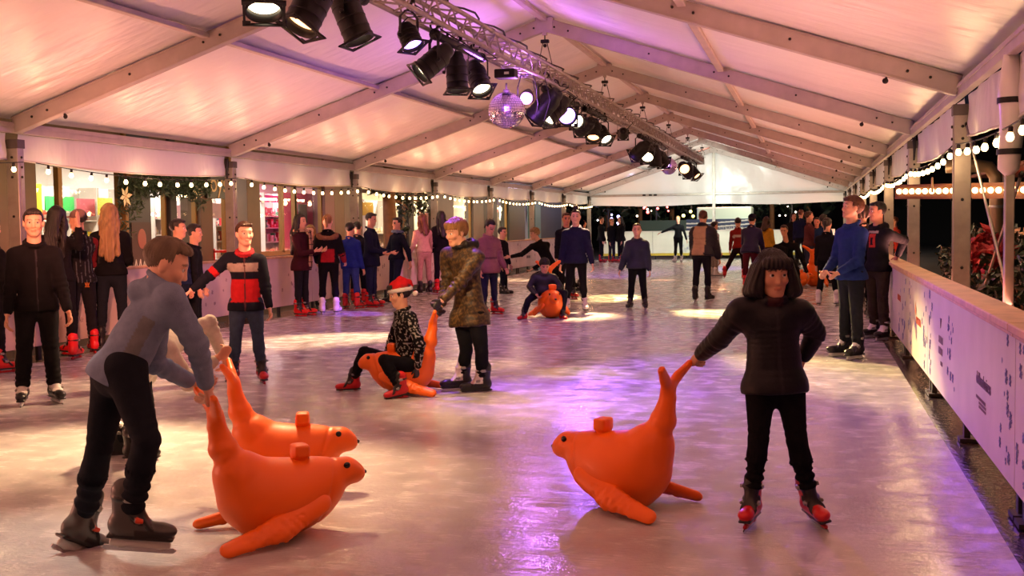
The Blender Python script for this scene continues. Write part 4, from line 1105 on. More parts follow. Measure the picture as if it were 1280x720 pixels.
light('SPOT', 'gable_flood', (XC, 40.5, 2.9), 950, (.88, 1, .86), (XC, 46.3, 2.9), spot_size=math.radians(130), spot_blend=.6, shadow_soft_size=.2)
w = bpy.data.worlds.new('night'); SC.world = w; w.use_nodes = True
w.node_tree.nodes['Background'].inputs[0].default_value = (.012, .012, .02, 1); w.node_tree.nodes['Background'].inputs[1].default_value = .6
SC.view_settings.view_transform = 'Standard'; SC.view_settings.look = 'None'; SC.view_settings.gamma = 1; SC.view_settings.exposure = -.08
try: SC.view_settings.use_curve_mapping = False
except Exception: pass
SC.cycles.use_denoising = True; SC.cycles.max_bounces = 6; SC.cycles.diffuse_bounces = 3; SC.cycles.glossy_bounces = 3; SC.cycles.transparent_max_bounces = 8
SC.cycles.sample_clamp_indirect = 6; SC.cycles.caustics_reflective = False; SC.cycles.caustics_refractive = False
SC.render.film_transparent = False
# ------------------------------------------------------------------ shop fronts behind the left barrier
SX = -10.3
def sy(px): return float(at_x(px, 250, SX)[1])
sg = lambda px, X=SX + .3: float(at_x(px, 230, X)[1])
M_FRAME = mat('bronze_frame', '#7a5a2c', .45, .3); M_BROWN = mat('brown_cladding', '#5a4634', .6, var=.12, vscale=3); M_GREYC = mat('grey_column', '#5c534d', .6, var=.1, vscale=2)
M_SHOPW = mat('shop_white', '#e4ddd0', .6); M_GLASS = glass('shop_glass')
M_SHELF = mat('shelf_white', '#d8d4cc', .5); M_SIGN = mat('sign_board', '#171412', .5); M_GOLD = mat('sign_letters', '#b08a54', .45)
DEPTH = 2.6
def shop_lamps(px0, px1, label, lum, col=(1,.85,.66)):
    y0, y1 = float(at_x(px0, 250, SX - 1.2)[1]), float(at_x(px1, 250, SX - 1.2)[1]); n = max(1, int((y1-y0)/1.7))
    for i in range(n):
        y = y0 + (y1-y0)*(i+.5)/n
        t = thing('ceiling_lamp', label, 'lamp', (SX - 1.2, y, 2.84), 'shop ceiling lamps ' + label[-24:])
        mb = MB(); mb.box((0,0,.02), (.3,.09,.03), bev=.01); mb.build('housing', M_SHOPW, t); mb = MB(); mb.box((0,0,-.015), (.27,.07,.006)); mb.build('diffuser', emis('shop_lamp', (1,.9,.75), 12), t)
        light('AREA', 'shop_light', (SX - 1.2, y, 2.78), lum/n, col, (SX - 1.2, y, 0), shape='RECTANGLE', size=.5, size_y=.2)
BK = SX - 2.6
mb = MB(); mb.quad((BK,8,2.9),(BK,49,2.9),(SX-.1,49,2.9),(SX-.1,8,2.9)); struct('ceiling_shop', mb, M_SHOPW)
mb = MB(); mb.quad((BK,8,-.02),(SX-.1,8,-.02),(SX-.1,49,-.02),(BK,49,-.02)); struct('floor_shop', mb, mat('shop_floor', '#8a7a68', .4))
def back(px0, px1, m):
    y0, y1 = float(at_x(px0, 250, BK)[1]), float(at_x(px1, 250, BK)[1]); mb = MB(); mb.quad((BK,y0,-.02),(BK,y1,-.02),(BK,y1,2.9),(BK,y0,2.9)); struct('wall_shop', mb, m)
back(-200, 152, M_SHOPW); back(152, 302, mat('shop_pink_wall', '#e0a8b8', .6)); back(302, 440, mat('shop_pink_wall2', '#d89ab0', .6)); back(440, 597, mat('shop_cream_wall', '#efe2c0', .6)); back(597, 690, M_SHOPW)
NW = [0]
def window(px0, px1, z0, z1, mull=(), m=None):
    NW[0] += 1; y0, y1 = sy(px0), sy(px1); mb = MB(); w = .045
    for y in (y0, y1): mb.bar((SX,y,z0), (SX,y,z1), .08, w*2, (0,1,0))
    for z in (z0, z1): mb.bar((SX,y0,z), (SX,y1,z), .08, w*2)
    for p in mull: mb.bar((SX,sy(p),z0), (SX,sy(p),z1), .08, w*2, (0,1,0))
    o = mb.build(f'window_{NW[0]}', M_FRAME); tag(o, kind='structure')
    g = MB().quad((SX-.01,y0,z0),(SX-.01,y1,z0),(SX-.01,y1,z1),(SX-.01,y0,z1)).build('window_glass', M_GLASS, o)
def pier(px0, px1, m, depth=.3, z1=3.2, name='column'):
    y0, y1 = sy(px0), sy(px1); mb = MB(); mb.box((SX - depth/2 + .12, (y0+y1)/2, z1/2), (depth/2, (y1-y0)/2, z1/2), bev=.01); tag(mb.build(name, m), kind='structure')
PLX = {}
def goods(px0, px1, xd, zs, cols, label, group, dens=1., hh=(.08,.2)):
    x = SX - xd; y0, y1 = float(at_x(px0, 250, x)[1]), float(at_x(px1, 250, x)[1])
    t = thing('shop_shelf', label, 'shelf', (x, (y0+y1)/2, 0)); w = (y1-y0)/2
    mb = MB(); mb.box((-.18,0,1.1), (.012,w,1.1)); mb.build('back_panel', M_SHELF, t)
    for z in zs: mb = MB(); mb.box((0,0,z), (.18,w,.012)); mb.build('shelf_board', M_SHELF, t)
    for s in (-1,1): mb = MB(); mb.box((0,s*w,1.1), (.18,.012,1.1)); mb.build('side_panel', M_SHELF, t)
    for z in zs:
        y = -w + .06
        while y < w - .08:
            bw = random.uniform(.05,.12)/dens; bh = random.uniform(*hh); c = random.choice(cols)
            key = (c, round(bw*50), round(bh*50), random.randint(0,2))
            if key not in PLX:
                mb = MB(); kind = key[3]; mc = mat('goods_' + c.strip('#'), c, .4)
                if kind == 0: mb.box((0,0,bh/2), (.05,bw/2,bh/2), bev=.006); mb.box((.0505,0,bh*.55), (.001,bw*.35,bh*.2), mi=1)
                elif kind == 1: mb.lathe([(bw*.42,0),(bw*.45,.01),(bw*.45,bh*.7),(bw*.2,bh*.85),(bw*.2,bh)], n=10); mb.lathe([(bw*.46,bh*.2),(bw*.46,bh*.55)], n=10, mi=1, cap=False)
                else: mb.box((0,0,bh*.45), (.04,bw/2,bh*.45), bev=.01); mb.box((0,0,bh*.95), (.03,bw*.3,bh*.05), mi=1)
                PLX[key] = mb.mesh(['box','bottle','package'][kind], [mc, M_SHELF])
            o = link(PLX[key].name.split('.')[0], PLX[key], None, (x + .02, (y0+y1)/2 + y + bw/2, z + .012)); tag(o, 'small coloured goods item ' + group, 'goods', 'goods ' + group); y += bw + .03
# facade bands
yA, yB = 3.0, sy(700)
mb = MB(); mb.box((SX - .1, (yA+yB)/2, 3.05), (.16, (yB-yA)/2, .42)); struct('wall_shopfront_fascia', mb, M_BROWN)
mb = MB(); mb.box((SX - .1, (yA+yB)/2, .4), (.1, (yB-yA)/2, .5)); struct('wall_shopfront_plinth', mb, M_BROWN)
mb = MB(); mb.quad((SX - 3.4, 4, -.1), (SX - 3.4, 60, -.1), (SX - 3.4, 60, 5.5), (SX - 3.4, 4, 5.5)); struct('wall_building', mb, M_DARK)
# shop one: big double window
mb = MB(); mb.box((SX - .03, (3 + sy(-29))/2, 1.6), (.15, (sy(-29) - 3)/2, 1.6), bev=.01); struct('wall_shopfront', mb, M_BROWN)
pier(-30, 37, M_BROWN); window(38, 148, .95, 2.6, (73,)); shop_lamps(20, 150, 'flat white ceiling lamp in the shop behind the left window', 120)
goods(40, 70, 1.9, (.5,.95,1.3,1.62), ('#e0d8c8','#c8b428','#d8d0c0','#b8442c'), 'white shelf unit of goods behind the first pane of the left window', 'behind the left shop window')
goods(76, 110, 2.0, (.5,.95,1.3,1.62), ('#e8e0d8','#2c9a4c','#d8344c','#e0c030'), 'white shelf unit of goods below the green banner in the left window', 'behind the left shop window')
goods(113, 146, 2.0, (.5,.95,1.3,1.62), ('#3450a0','#e8e0d8','#d8b830','#c83c60'), 'white shelf unit of goods at the right of the left window', 'behind the left shop window')
def banner(px0, px1, z0, z1, xd, c, name, label):
    y0, y1 = float(at_x(px0, 250, SX-xd)[1]), float(at_x(px1, 250, SX-xd)[1]); mb = MB(); mb.box((0,0,0), (.008,(y1-y0)/2,(z1-z0)/2)); o = mb.build(name, mat('print_' + c.strip('#'), c, .5), None, (SX - xd, (y0+y1)/2, (z0+z1)/2)); tag(o, label, 'sign'); return o
banner(56, 92, 1.78, 2.02, 1.7, '#2fae52', 'hanging_banner', 'green banner hanging inside the left shop window')
banner(40, 52, 1.7, 2.2, 1.5, '#d8cc2a', 'hanging_banner', 'yellow banner hanging at the left of the left shop window')
banner(96, 118, 1.7, 2.0, 1.8, '#c8606a', 'hanging_banner', 'red banner hanging inside the left shop window behind the cap wearer')
banner(122, 140, 1.72, 2.02, 1.7, '#e0d24a', 'hanging_banner', 'yellow banner hanging above the blonde woman')
# toy shop: dark poster pier, doorway, sign
pier(148.5, 152, M_FRAME, .2)
pier(152, 180, mat('blue_grey_panel', '#2c3038', .5), .16)
py = (sy(153)+sy(179))/2
t = thing('poster', 'dark poster with a face on the pier left of the toy shop door', 'poster', (SX + .13, py, 1.15)); mb = MB(); mb.box((0,0,0), (.008,(sy(179)-sy(153))/2*.95,.42)); mb.build('sheet', mat('poster_dark', '#30181a', .5), t)
mb = MB(); mb.ball((.01,0,.16), (.004,.12,.16), 16); mb.build('printed_face', mat('poster_face', '#8a5044', .5), t); mb = MB()
for q in (-.22,-.1,.02,.14): mb.bar((.0095,q,-.28), (.0095,q+.04,-.16), .02, .003, (1,0,0)); mb.bar((.0095,q+.06,-.28), (.0095,q+.04,-.16), .02, .003, (1,0,0))
mb.build('lettering', M_SHELF, t)
window(181, 205, .05, 2.12); pier(205, 213, M_DARK, .16); window(213, 243, .95, 2.12); pier(243, 258, mat('brown_trunk_column', '#4c3a2c', .7, bump=.3, bscale=12), .4); window(258, 280, .05, 2.12); pier(280.5, 285, M_FRAME, .2)
shop_lamps(152, 300, 'flat white ceiling lamp inside the toy shop', 180, (1,.86,.8))
goods(182, 204, 1.5, (.4,.75,1.05,1.35,1.65), ('#e8e0d8','#c8384c','#d8c89a','#5a8a4a'), 'white shelf unit seen through the toy shop door', 'in the toy shop')
goods(214, 242, 1.6, (.4,.75,1.1,1.45), ('#f0e8e8','#e070b0','#f0d8e0','#505060'), 'pink and white shelf unit behind the toy shop window', 'in the toy shop')
goods(259, 279, 1.2, (.3,.6,.9,1.2,1.5), ('#2c2c30','#e8e0d8','#c03040','#484850'), 'shelf unit of dark goods beside the red crates in the toy shop', 'in the toy shop')
banner(214, 242, 1.62, 1.9, 1.2, '#f2c8da', 'hanging_banner', 'pale pink sign over the shelves in the toy shop window'); banner(259, 279, 1.66, 1.95, 1., '#ecc8d8', 'hanging_banner', 'pale pink sign behind the toy shop door at the right')
t = thing('red_crate_rack', 'red wire crate rack beside the toy shop door', 'rack', (SX + .32, sy(268), 0)); mb = MB()
for z in (.55, .8, 1.05): mb.box((0,0,z), (.2,.3,.02)); 
for x in (-.19,.19):
    for y in (-.29,.29): mb.bar((x,y,0), (x,y,1.1), .02, .02)
mb.build('shelves', mat('rack_red', '#c02020', .45), t); mb = MB()
for z in (.6,.68,.85,.93,1.1):
    for s in (-1,1): mb.tube([(.19,-.29,z),(.19,.29,z)], .006, 5)
mb.build('wire_front', M_ALU, t)
t = thing('shop_sign', 'dark sign board reading oys in gold letters above the toy shop', 'sign', (SX + .16, sg(272, SX + .16), 2.22)); mb = MB(); mb.box((0,0,0), (.02,(sg(286, SX+.16)-sg(258, SX+.16))/2,.24), bev=.005); mb.build('board', M_SIGN, t)
text('lettering', 'oys', t, (.022, .0, .02), .46, M_GOLD, rot=(PI/2,0,PI/2), ext=.006)
# pink shop
pier(302, 318, M_BROWN); window(319, 367, .95, 2.35, (351,)); window(367.5, 400, .95, 2.35)
shop_lamps(302, 404, 'flat white ceiling lamp inside the pink shop', 140, (1,.82,.78))
goods(321, 350, 1.0, (.5,.85,1.15,1.45,1.7), ('#d84858','#e8e0dc','#4c9a7a','#b03c58'), 'shelf unit of red and white goods in the pink shop window', 'in the pink shop window')
banner(321, 350, 2.0, 2.15, .9, '#e048b8', 'hanging_banner', 'magenta strip sign over the shelves in the pink shop window'); banner(353, 399, 1.0, 2.2, .5, '#d8508e', 'window_poster', 'large pink poster filling the right pane of the pink shop window')
banner(373, 383, 1.55, 1.95, .3, '#3a3440', 'window_poster', 'small dark picture on the pink poster')
for a, b, m in ((400,412,mat('mauve_panel','#6a4448',.6)),(412,424,M_BROWN),(424,437,M_GREYC)): pier(a, b, m, .3)
pier(437, 447, M_GREYC)
# bright shop with tree, then others
window(448, 481, .7, 2.3); pier(505, 512, M_DARK); window(481.5, 505, .3, 2.3); window(512, 541, .3, 2.3); shop_lamps(447, 545, 'flat white ceiling lamp inside the bright cream shop', 300, (1,.86,.62))
banner(453, 466, 1.75, 2.1, 1.2, '#d8a838', 'hanging_lamp_shade', 'golden hanging shade in the bright cream shop window'); banner(522, 536, 1.3, 1.85, .15, '#d0705c', 'window_poster', 'red and white poster in the bright window right of the tree')
goods(449, 479, 1.6, (.5,.9,1.25), ('#f0e8d0','#d8c890','#b0a080'), 'cream shelf unit behind the bright window', 'in the bright cream shop', .7)
pier(541, 562, M_GREYC); window(562.5, 587, .2, 2.4); shop_lamps(560, 590, 'flat white ceiling lamp inside the narrow bright shop', 180, (1,.86,.6)); pier(587, 600, M_GREYC); pier(600, 617, M_DARK)
window(617, 632, .1, 2.4); pier(632, 652, M_DARK); window(652, 665, .3, 2.4); pier(665, 672, mat('teal_panel', '#3c5c60', .5)); pier(672, 700, M_DARK)
shop_lamps(615, 640, 'flat white ceiling lamp inside the farthest shop', 220)
goods(618, 630, 1.3, (.4,.8,1.2,1.6), ('#e8e0d8','#d0c8bc','#8a8078'), 'white shelf unit in the farthest shop', 'in the farthest shop', .5)
t = thing('neon_sign', 'small blue white lit sign above the far shop', 'sign', (SX + .2, sy(638), 2.72)); mb = MB(); mb.box((0,0,0), (.03,1.5,.2), bev=.01); mb.build('box', M_SIGN, t)
o = illegible(2.5, .32, 1, 9).build('lettering', emis('neon_blue', (.5,.55,1), 7), t, (.035,0,0)); o.rotation_euler = (PI/2,0,PI/2)

# ---------------- foliage: real little leaves
M_LEAF = mat('dark_leaf', '#1f2a1a', .4, var=.35, vscale=9, spec=.5); M_PINE = mat('garland_green', '#33422f', .6, var=.35, vscale=12); M_BARK = mat('bark', '#6b4626', .8, bump=.5, bscale=18, var=.2, vscale=8)
def leaves(n, fn, size, seed, asp=.45):
    r = np.random.default_rng(seed); C = np.array([fn(r) for _ in range(n)]); V = []; Fc = []
    D = r.normal(size=(n,3)); D /= np.linalg.norm(D, axis=1)[:,None]; E = np.cross(D, r.normal(size=(n,3))); E /= np.linalg.norm(E, axis=1)[:,None]; N_ = np.cross(D, E)
    s = size*r.uniform(.6, 1.3, n)[:,None]
    P = np.stack([C - D*s*.5, C + E*s*asp*.5 + N_*s*.08, C + D*s*.6, C - E*s*asp*.5 + N_*s*.08], 1).reshape(-1,3)
    mb = MB(); mb.v = [tuple(p) for p in P]; mb.f = [(4*i,4*i+1,4*i+2,4*i+3) for i in range(n)]; mb.m = [0]*n; mb.sm = [False]*n; return mb
def blob(c, rad):
    c, rad = np.asarray(c), np.asarray(rad)
    def f(r):
        d = r.normal(size=3); d /= np.linalg.norm(d); return c + d*rad*(r.uniform(.5, 1)**.5)*(1 + .25*math.sin(7*d[0]+3*d[2]))
    return f
# garland with stars over the toy shop door
gy0, gy1 = sg(153), sg(250)
def gar(r):
    s = r.uniform(0, 1); th = r.uniform(0, 2*PI); rr = r.uniform(.05, .3)
    droop = .5*max(0, 1 - s/.22)**1.5 if s < .22 else .18*max(0, (s-.8)/.2)
    return np.array([.26 + .15*math.cos(th), (s-.5)*(gy1-gy0), -.02 - droop*r.uniform(0,1.6) + rr*math.sin(th)*1.1])
t = thing('fir_garland', 'fir garland with pale star flowers draped over the toy shop doorway', 'garland', (SX + .1, (gy0+gy1)/2, 2.3))
leaves(2600, gar, .13, 3, .25).build('fir_sprigs', M_PINE, t)
mb = MB(); mb.tube([(.26,(i/12-.5)*(gy1-gy0), .02*math.sin(i)) for i in range(13)], .05, 7); mb.build('core_rope', M_BARK, t)
for px, z in ((163,.22),(187,.2),(180,-.08),(222,.16),(246,-.2),(156,-.35),(206,.02)):
    mb = MB(); c = np.array([0,0,0.])
    for i in range(6):
        a = 2*PI*i/6 + .2; d = np.array([.1, math.cos(a), math.sin(a)]); e = np.array([0,-math.sin(a), math.cos(a)])
        mb.add([c, c + d*.08 + e*.035, c + d*.17, c + d*.08 - e*.035], [(0,1,2,3)])
    mb.ball((.03,0,0), .02, 8); mb.build('star_flower', mat('star_cream', '#d8c49c', .6), t, (.33, sg(px, SX + .43)-(gy0+gy1)/2, z))
# tree in front of the bright shop
ty = float(at_x(487, 260, SX + .5)[1])
t = thing('tree', 'slim tree with brown trunk before the bright shop window', 'tree', (SX + .5, ty, -.1)); mb = MB(); mb.tube([(0,0,0),(.03,.0,1.0),(-.02,.05,2.0),(0,0,3.2)], [.17,.16,.15,.13], 10); mb.build('trunk', M_BARK, t)
mb = MB(); random.seed(11)
br = [((0,0,2.0),(0,1.2,2.35)), ((0,0,2.1),(0,2.2,2.2)), ((0,0,2.2),(0,-.8,2.5)), ((0,.6,2.15),(0,1.5,1.9)), ((0,1.4,2.25),(.1,2.6,1.95)), ((0,0,1.9),(0,.9,1.4)), ((0,.0,2.1),(.05,3.2,2.4))]
for a, b in br: mb.tube([a, ((np.array(a)+np.array(b))/2 + [0,0,.08]), b], [.03,.02,.01], 6)
mb.build('branch', M_BARK, t)
lv = MB()
for i, (a, b) in enumerate(br):
    m_ = leaves(60, blob(np.array(b)*.8 + np.array(a)*.2, (.2,.5,.18)), .13, 20+i, .6); lv.add(m_.v, m_.f)
lv.build('leaves', M_LEAF, t)
t = thing('potted_fir', 'small fir bush below the tree before the bright window', 'bush', (SX + 1.0, sy(500), -.1)); leaves(500, blob((0,0,1.05), (.3,.55,.5)), .16, 5, .3).build('foliage', M_PINE, t); mb = MB(); mb.lathe([(.2,0),(.28,.45),(.25,.45)], n=16); mb.build('pot', M_DARK, t)

# ---------------- right side: hedge, pipe, light rail
hx = [(2.2,7.2,1.15),(2.4,8.6,1.3),(2.3,10,1.2),(2.5,11.4,1.35),(2.3,12.9,1.2),(2.5,14.6,1.3),(2.4,16.6,1.25),(2.5,18.8,1.3),(3.4,9.4,1.5),(3.5,12.2,1.6)]
hl = ['dark leafy shrub behind the barrier at the right edge of the photo', 'dark leafy shrub right of the nearest thick post', 'dark leafy shrub just behind the nearest thick post', 'dark leafy shrub between the first and second thick posts', 'dark leafy shrub beside the second thick post', 'dark shrub beyond the second thick post', 'dark shrub beyond the third post', 'dark shrub farthest along the right side', 'tall dark shrub in the second row at the right edge', 'tall dark shrub in the second row behind the first thick post']
for i, (x, y, hh) in enumerate(hx):
    t = thing('shrub', hl[i], 'shrub', (x, y, -.1)); leaves(900, blob((0,0,hh*.55), (.55,.72,hh*.5)), .12, 40+i, .5).build('foliage', M_LEAF, t)
    mb = MB()
    for j in range(5): a = j*1.3; mb.tube([(0,0,0), (.2*math.cos(a),.2*math.sin(a),hh*.4), (.45*math.cos(a),.5*math.sin(a),hh*.85)], [.02,.015,.008], 5)
    mb.build('stem', M_BARK, t)
t = thing('poinsettia', 'red leaved plant among the dark shrubs right of the second post', 'plant', (2.0, 14.2, -.1)); leaves(160, blob((0,0,1.15), (.25,.3,.25)), .16, 77, .5).build('bract', mat('red_leaf', '#8a1a1c', .5), t); leaves(160, blob((0,0,.8), (.3,.35,.3)), .16, 78, .5).build('foliage', M_LEAF, t); mb = MB(); mb.tube([(0,0,0),(0,0,.9)], .02, 6); mb.build('stem', M_BARK, t)
A, B_ = at_y(1120, 239.5, 15.5), at_y(1330, 236.5, 13.0)
t = thing('light_rail', 'timber rail with a row of round warm bulbs outside the tent at the right', 'string lights', A); d = B_ - A; mb = MB(); mb.bar((0,0,.07), d + [0,0,.07], .04, .03); mb.bar((0,.04,0), d + [0,.04,0], .02, .16); mb.bar((0,0,-.08), d - [0,0,.08], .04, .03); mb.build('rail', mat('rail_wood', '#7a4a22', .6), t)
n = 22
for i in range(n): 
    b = link('bulb', BM, t, d*(i+.5)/n + np.array([0,-.03,0])); b.scale = (1.3,)*3; b.rotation_euler = (PI/2,0,0)
P = at_y(1236, 207, 17.0)
t = thing('heater_duct', 'bent pale duct pipe outside the tent right of the nearest thick post', 'pipe', (P[0], 17.0, -.1)); z = P[2] + .1; mb = MB()
mb.tube([(.1,0,0),(.1,0,z-.35),(.09,0,z-.15),(.0,0,z-.02),(-.15,0,z),(-.55,0,z)], .09, 14); mb.build('pipe', mat('duct', '#a08468', .4, .4), t); mb = MB()
for zz in (.6, 1.2, 1.7, z-.4): mb.lathe([(.095,-.02),(.105,0),(.095,.02)], (.1,0,zz), (0,0,1), 14, 0, True, False)
mb.build('band', M_ALU, t)
# side pole with rolled wall
yp = 8.6
t = thing('side_pole', 'aluminium side pole at the right edge of the photo', 'pole', (XR + .02, yp, -.1)); mb = MB(); mb.box((0,0,1.25), (.03,.04,1.25), bev=.005); mb.build('tube', M_ALU, t); mb = MB(); mb.box((0,0,.02), (.08,.08,.02), bev=.004); mb.build('foot_plate', M_ALU, t)
t = thing('rolled_side_wall', 'rolled white side wall tied to the top of the side pole at the right edge', 'curtain', (XR + .02, yp - .02, 2.1)); mb = MB(); mb.tube([(0,-.02,.46),(0,0,.2),(.01,0,-.05),(-.01,0,-.32),(0,0,-.36)], [.05,.085,.08,.07,.03], 14); mb.build('roll', M_VAL, t); mb = MB()
for zz in (.15, -.2): mb.lathe([(.088,-.02),(.088,.02)], (0,0,zz), (0,0,1), 14, 0, True, False)
mb.build('strap', M_RUB, t)
for i, (a, b, lab) in enumerate((((XR + .06, 11.2, 2.3), (XR + .08, 8.75, .75), 'thin brace bar running down from the nearest thick post to the right'), ((XR + .09, 8.55, 1.75), (XR + .12, 10.4, .9), 'thin brace bar crossing behind the other one at the right edge'))):
    t = thing('brace_bar', lab, 'brace', a); d = np.array(b) - np.array(a); mb = MB(); mb.tube([(0,0,0), d], .012, 8); mb.build('rod', M_ALU, t); mb = MB(); mb.lathe([(.02,-.05),(.02,.05)], d*.9, d, 8); mb.lathe([(.018,0),(.018,.04)], (0,0,0), d, 8); mb.build('turnbuckle', M_BOLT, t)
for y in (12.05, 14.6):
    t = thing('strap_hook', 'small cream strap hook hanging by the right hand posts', 'hook', (XR + .1, y, 1.85), 'strap hooks on the right side'); mb = MB(); mb.tube([(0,.03*math.cos(a),.08*math.sin(a)) for a in np.linspace(0, 2*PI, 13)], .012, 6); mb.build('loop', mat('strap_cream', '#c8a878', .6), t)

# ---------------- beyond the far end
def tree(x, y, hgt, r, label, n=500, seed=1, ts=.15):
    t = thing('dark_tree', label, 'tree', (x, y, -.1)); leaves(n, blob((0,0,hgt*.65), (r*.75, r*.75, hgt*.38)), .4, seed, .5).build('crown', M_LEAF, t); mb = MB(); mb.tube([(0,0,0),(0,0,hgt*.7)], [ts, ts*.6], 8); mb.build('trunk', M_BARK, t)
for i, (px, Y, hgt, lab) in enumerate(((760,56,6,'dark tree behind the far end at the left'), (800,58,6.5,'dark tree behind the far barrier left of the red light'), (840,60,6,'dark tree behind the skater with outstretched arms'), (905,62,6.5,'dark tree behind the white van top'), (965,58,6,'dark tree behind the crowd at the far right'), (1010,60,7,'dark tree behind the boy in the blue sweater'), (720,54,6,'dark tree at the far left corner'))):
    P = at_y(px, 276, Y); tree(P[0], Y, hgt, 2.4, lab, 700, 60+i)
def far_sign(name, label, cat, px0, px1, py0, py1, Y, m, stripes=None):
    P0, P1 = at_y(px0, py1, Y), at_y(px1, py0, Y); c = (P0+P1)/2; c[1] = Y; w, hh = (P1[0]-P0[0])/2, (P1[2]-P0[2])/2
    t = thing(name, label, cat, c); mb = MB(); mb.box((0,0,0), (w,.02,hh), bev=.005); mb.build('sheet', m, t)
    for x in (-w, w): mb = MB(); mb.bar((x,.03,hh), (x,.03,-c[2]), .05, .05, (0,1,0)); mb.build('post', M_DARK, t)
    return t, w, hh
M_NAVY = mat('banner_navy', '#27335f', .5); M_TARP = mat('green_tarp', '#2c4038', .6, bump=.4, bscale=6)
far_sign('fence_tarp', 'dark green tarp on the fence behind the far barrier', 'tarp', 800, 858, 275, 294, 47.6, M_TARP)
t, w, hh = far_sign('advertising_banner', 'navy and white swooshed banner behind the far barrier', 'banner', 858, 944, 273, 292, 47.6, M_NAVY)
mb = MB()
for j, (a, b) in enumerate(((-.9,.3),(-.5,.75),(.0,1.0))):
    for i in range(14):
        x0, x1 = -w + 2*w*i/14, -w + 2*w*(i+1)/14; z0 = hh*(-.8 + .55*j + .5*(i/14)**2); z1 = hh*(-.8 + .55*j + .5*((i+1)/14)**2)
        mb.add([(x0,-.023,z0),(x1,-.023,z1),(x1,-.023,z1+hh*.16),(x0,-.023,z0+hh*.22)], [(0,1,2,3)])
mb.build('swoosh', M_WHITE, t); o = illegible(w*.8, hh*.5, 1, 21).build('lettering', M_WHITE, t, (w*.25,-.023,-hh*.25)); o.rotation_euler = (PI/2,0,0)
P0, P1 = at_y(871, 273, 50.5), at_y(939, 261, 50.5)
t = thing('box_trailer', 'pale box trailer roof showing above the navy banner', 'trailer', ((P0[0]+P1[0])/2, 51.6, -.1)); w = (P1[0]-P0[0])/2; mb = MB(); mb.box((0,0,(P1[2]+.6)/2+.1), (w,1.1,(P1[2]-.6)/2+.1), bev=.04); mb.build('box', mat('trailer_pale', '#b9c4b4', .5), t); mb = MB(); mb.box((0,0,.55), (w*.9,.9,.06)); mb.build('chassis', M_DARK, t)
for x in (-w*.4, w*.4):
    for y in (-1, 1): mb = MB(); mb.lathe([(.3,-.1),(.33,-.08),(.33,.08),(.3,.1)], (x,y,.35), (0,1,0), 16); mb.build('wheel', M_RUB, t)
light('SPOT', 'added_yard_light', (-1.8, 47.0, 5.0), 1500, (.9,1,.9), (-1.8, 50.5, 2), spot_size=1.6, spot_blend=.5)  # added light without a fixture, brightens the trailer and trees
def glow(px, py, Y, r, col, s, name, label, n=1):
    P = at_y(px, py, Y); t = thing(name, label, 'lights', P); m = emis('glow_%d_%d' % (px, py), col, s); rr = random.Random(px)
    for i in range(n):
        mb = MB(); mb.ball((0,0,0), r*rr.uniform(.7,1.2), 10); mb.build('bulb', m, t, (rr.uniform(-.5,.5)*(n > 1)*1.2, 0, rr.uniform(-.4,.4)*(n > 1)))
    mb = MB(); mb.bar((0,.1,.3), (0,.1,-P[2]), .05, .05, (0,1,0)); mb.build('pole', M_DARK, t)
glow(820, 259, 52, 0.062, (1,.08,.06), 6, 'fair_lights', 'red fair lights beyond the far end', 9); glow(864, 261, 52, 0.081, (1,.85,.15), 5, 'fair_lights', 'yellow fair lights beyond the far end', 7); glow(760, 270, 52, 0.062, (.45,.4,1), 9, 'fair_lights', 'blue violet light cluster beyond the dark figures at the far left', 5)
glow(990, 264, 54, 0.037, (1,.8,.6), 10, 'fair_lights', 'white sparkling lights in the trees behind the crowd', 5); glow(813, 272, 50, 0.043, (1,.75,.45), 6, 'fair_lights', 'small cream lights above the green tarp', 4); glow(733, 281, 50, 0.037, (.9,.9,1), 8, 'fair_lights', 'small white light at the far left corner', 2)
mb = MB(); mb.quad((-40,75,-.1),(30,75,-.1),(30,75,7),(-40,75,7)); struct('wall_far_building', mb, mat('night_wall', '#100d10', .8))
# stall on the right far outside
t = thing('market_stall', 'dim reddish stall outside the tent behind the right posts', 'stall', (4.2, 22, -.1)); mb = MB(); mb.box((0,0,1.3), (.7,3.5,.05), bev=.01); mb.build('counter', M_TIMBER, t); mb = MB(); mb.bar((0,-3.6,2.4), (0,3.6,2.4), 2.0, .06); mb.build('awning', mat('stall_red', '#7a2a20', .7), t)
for y in (-3.4, 3.4): mb = MB(); mb.bar((.6,y,0), (.6,y,2.4), .08, .08, (0,1,0)); mb.build('post', M_TIMBER, t)
light('POINT', 'stall_lamp', (4.2, 21, 2.1), 60, (1,.5,.25), shadow_soft_size=.2)

for x, y, c, e in ((-7.5, 50.5, (.55,.6,1), 300), (-4.0, 50.5, (1,.25,.15), 350), (-2.2, 50, (1,.9,.6), 250), (1.5, 50, (1,.8,.6), 350)):
    light('POINT', 'fair_glow', (x, y, 3.4), e, c, shadow_soft_size=.3)
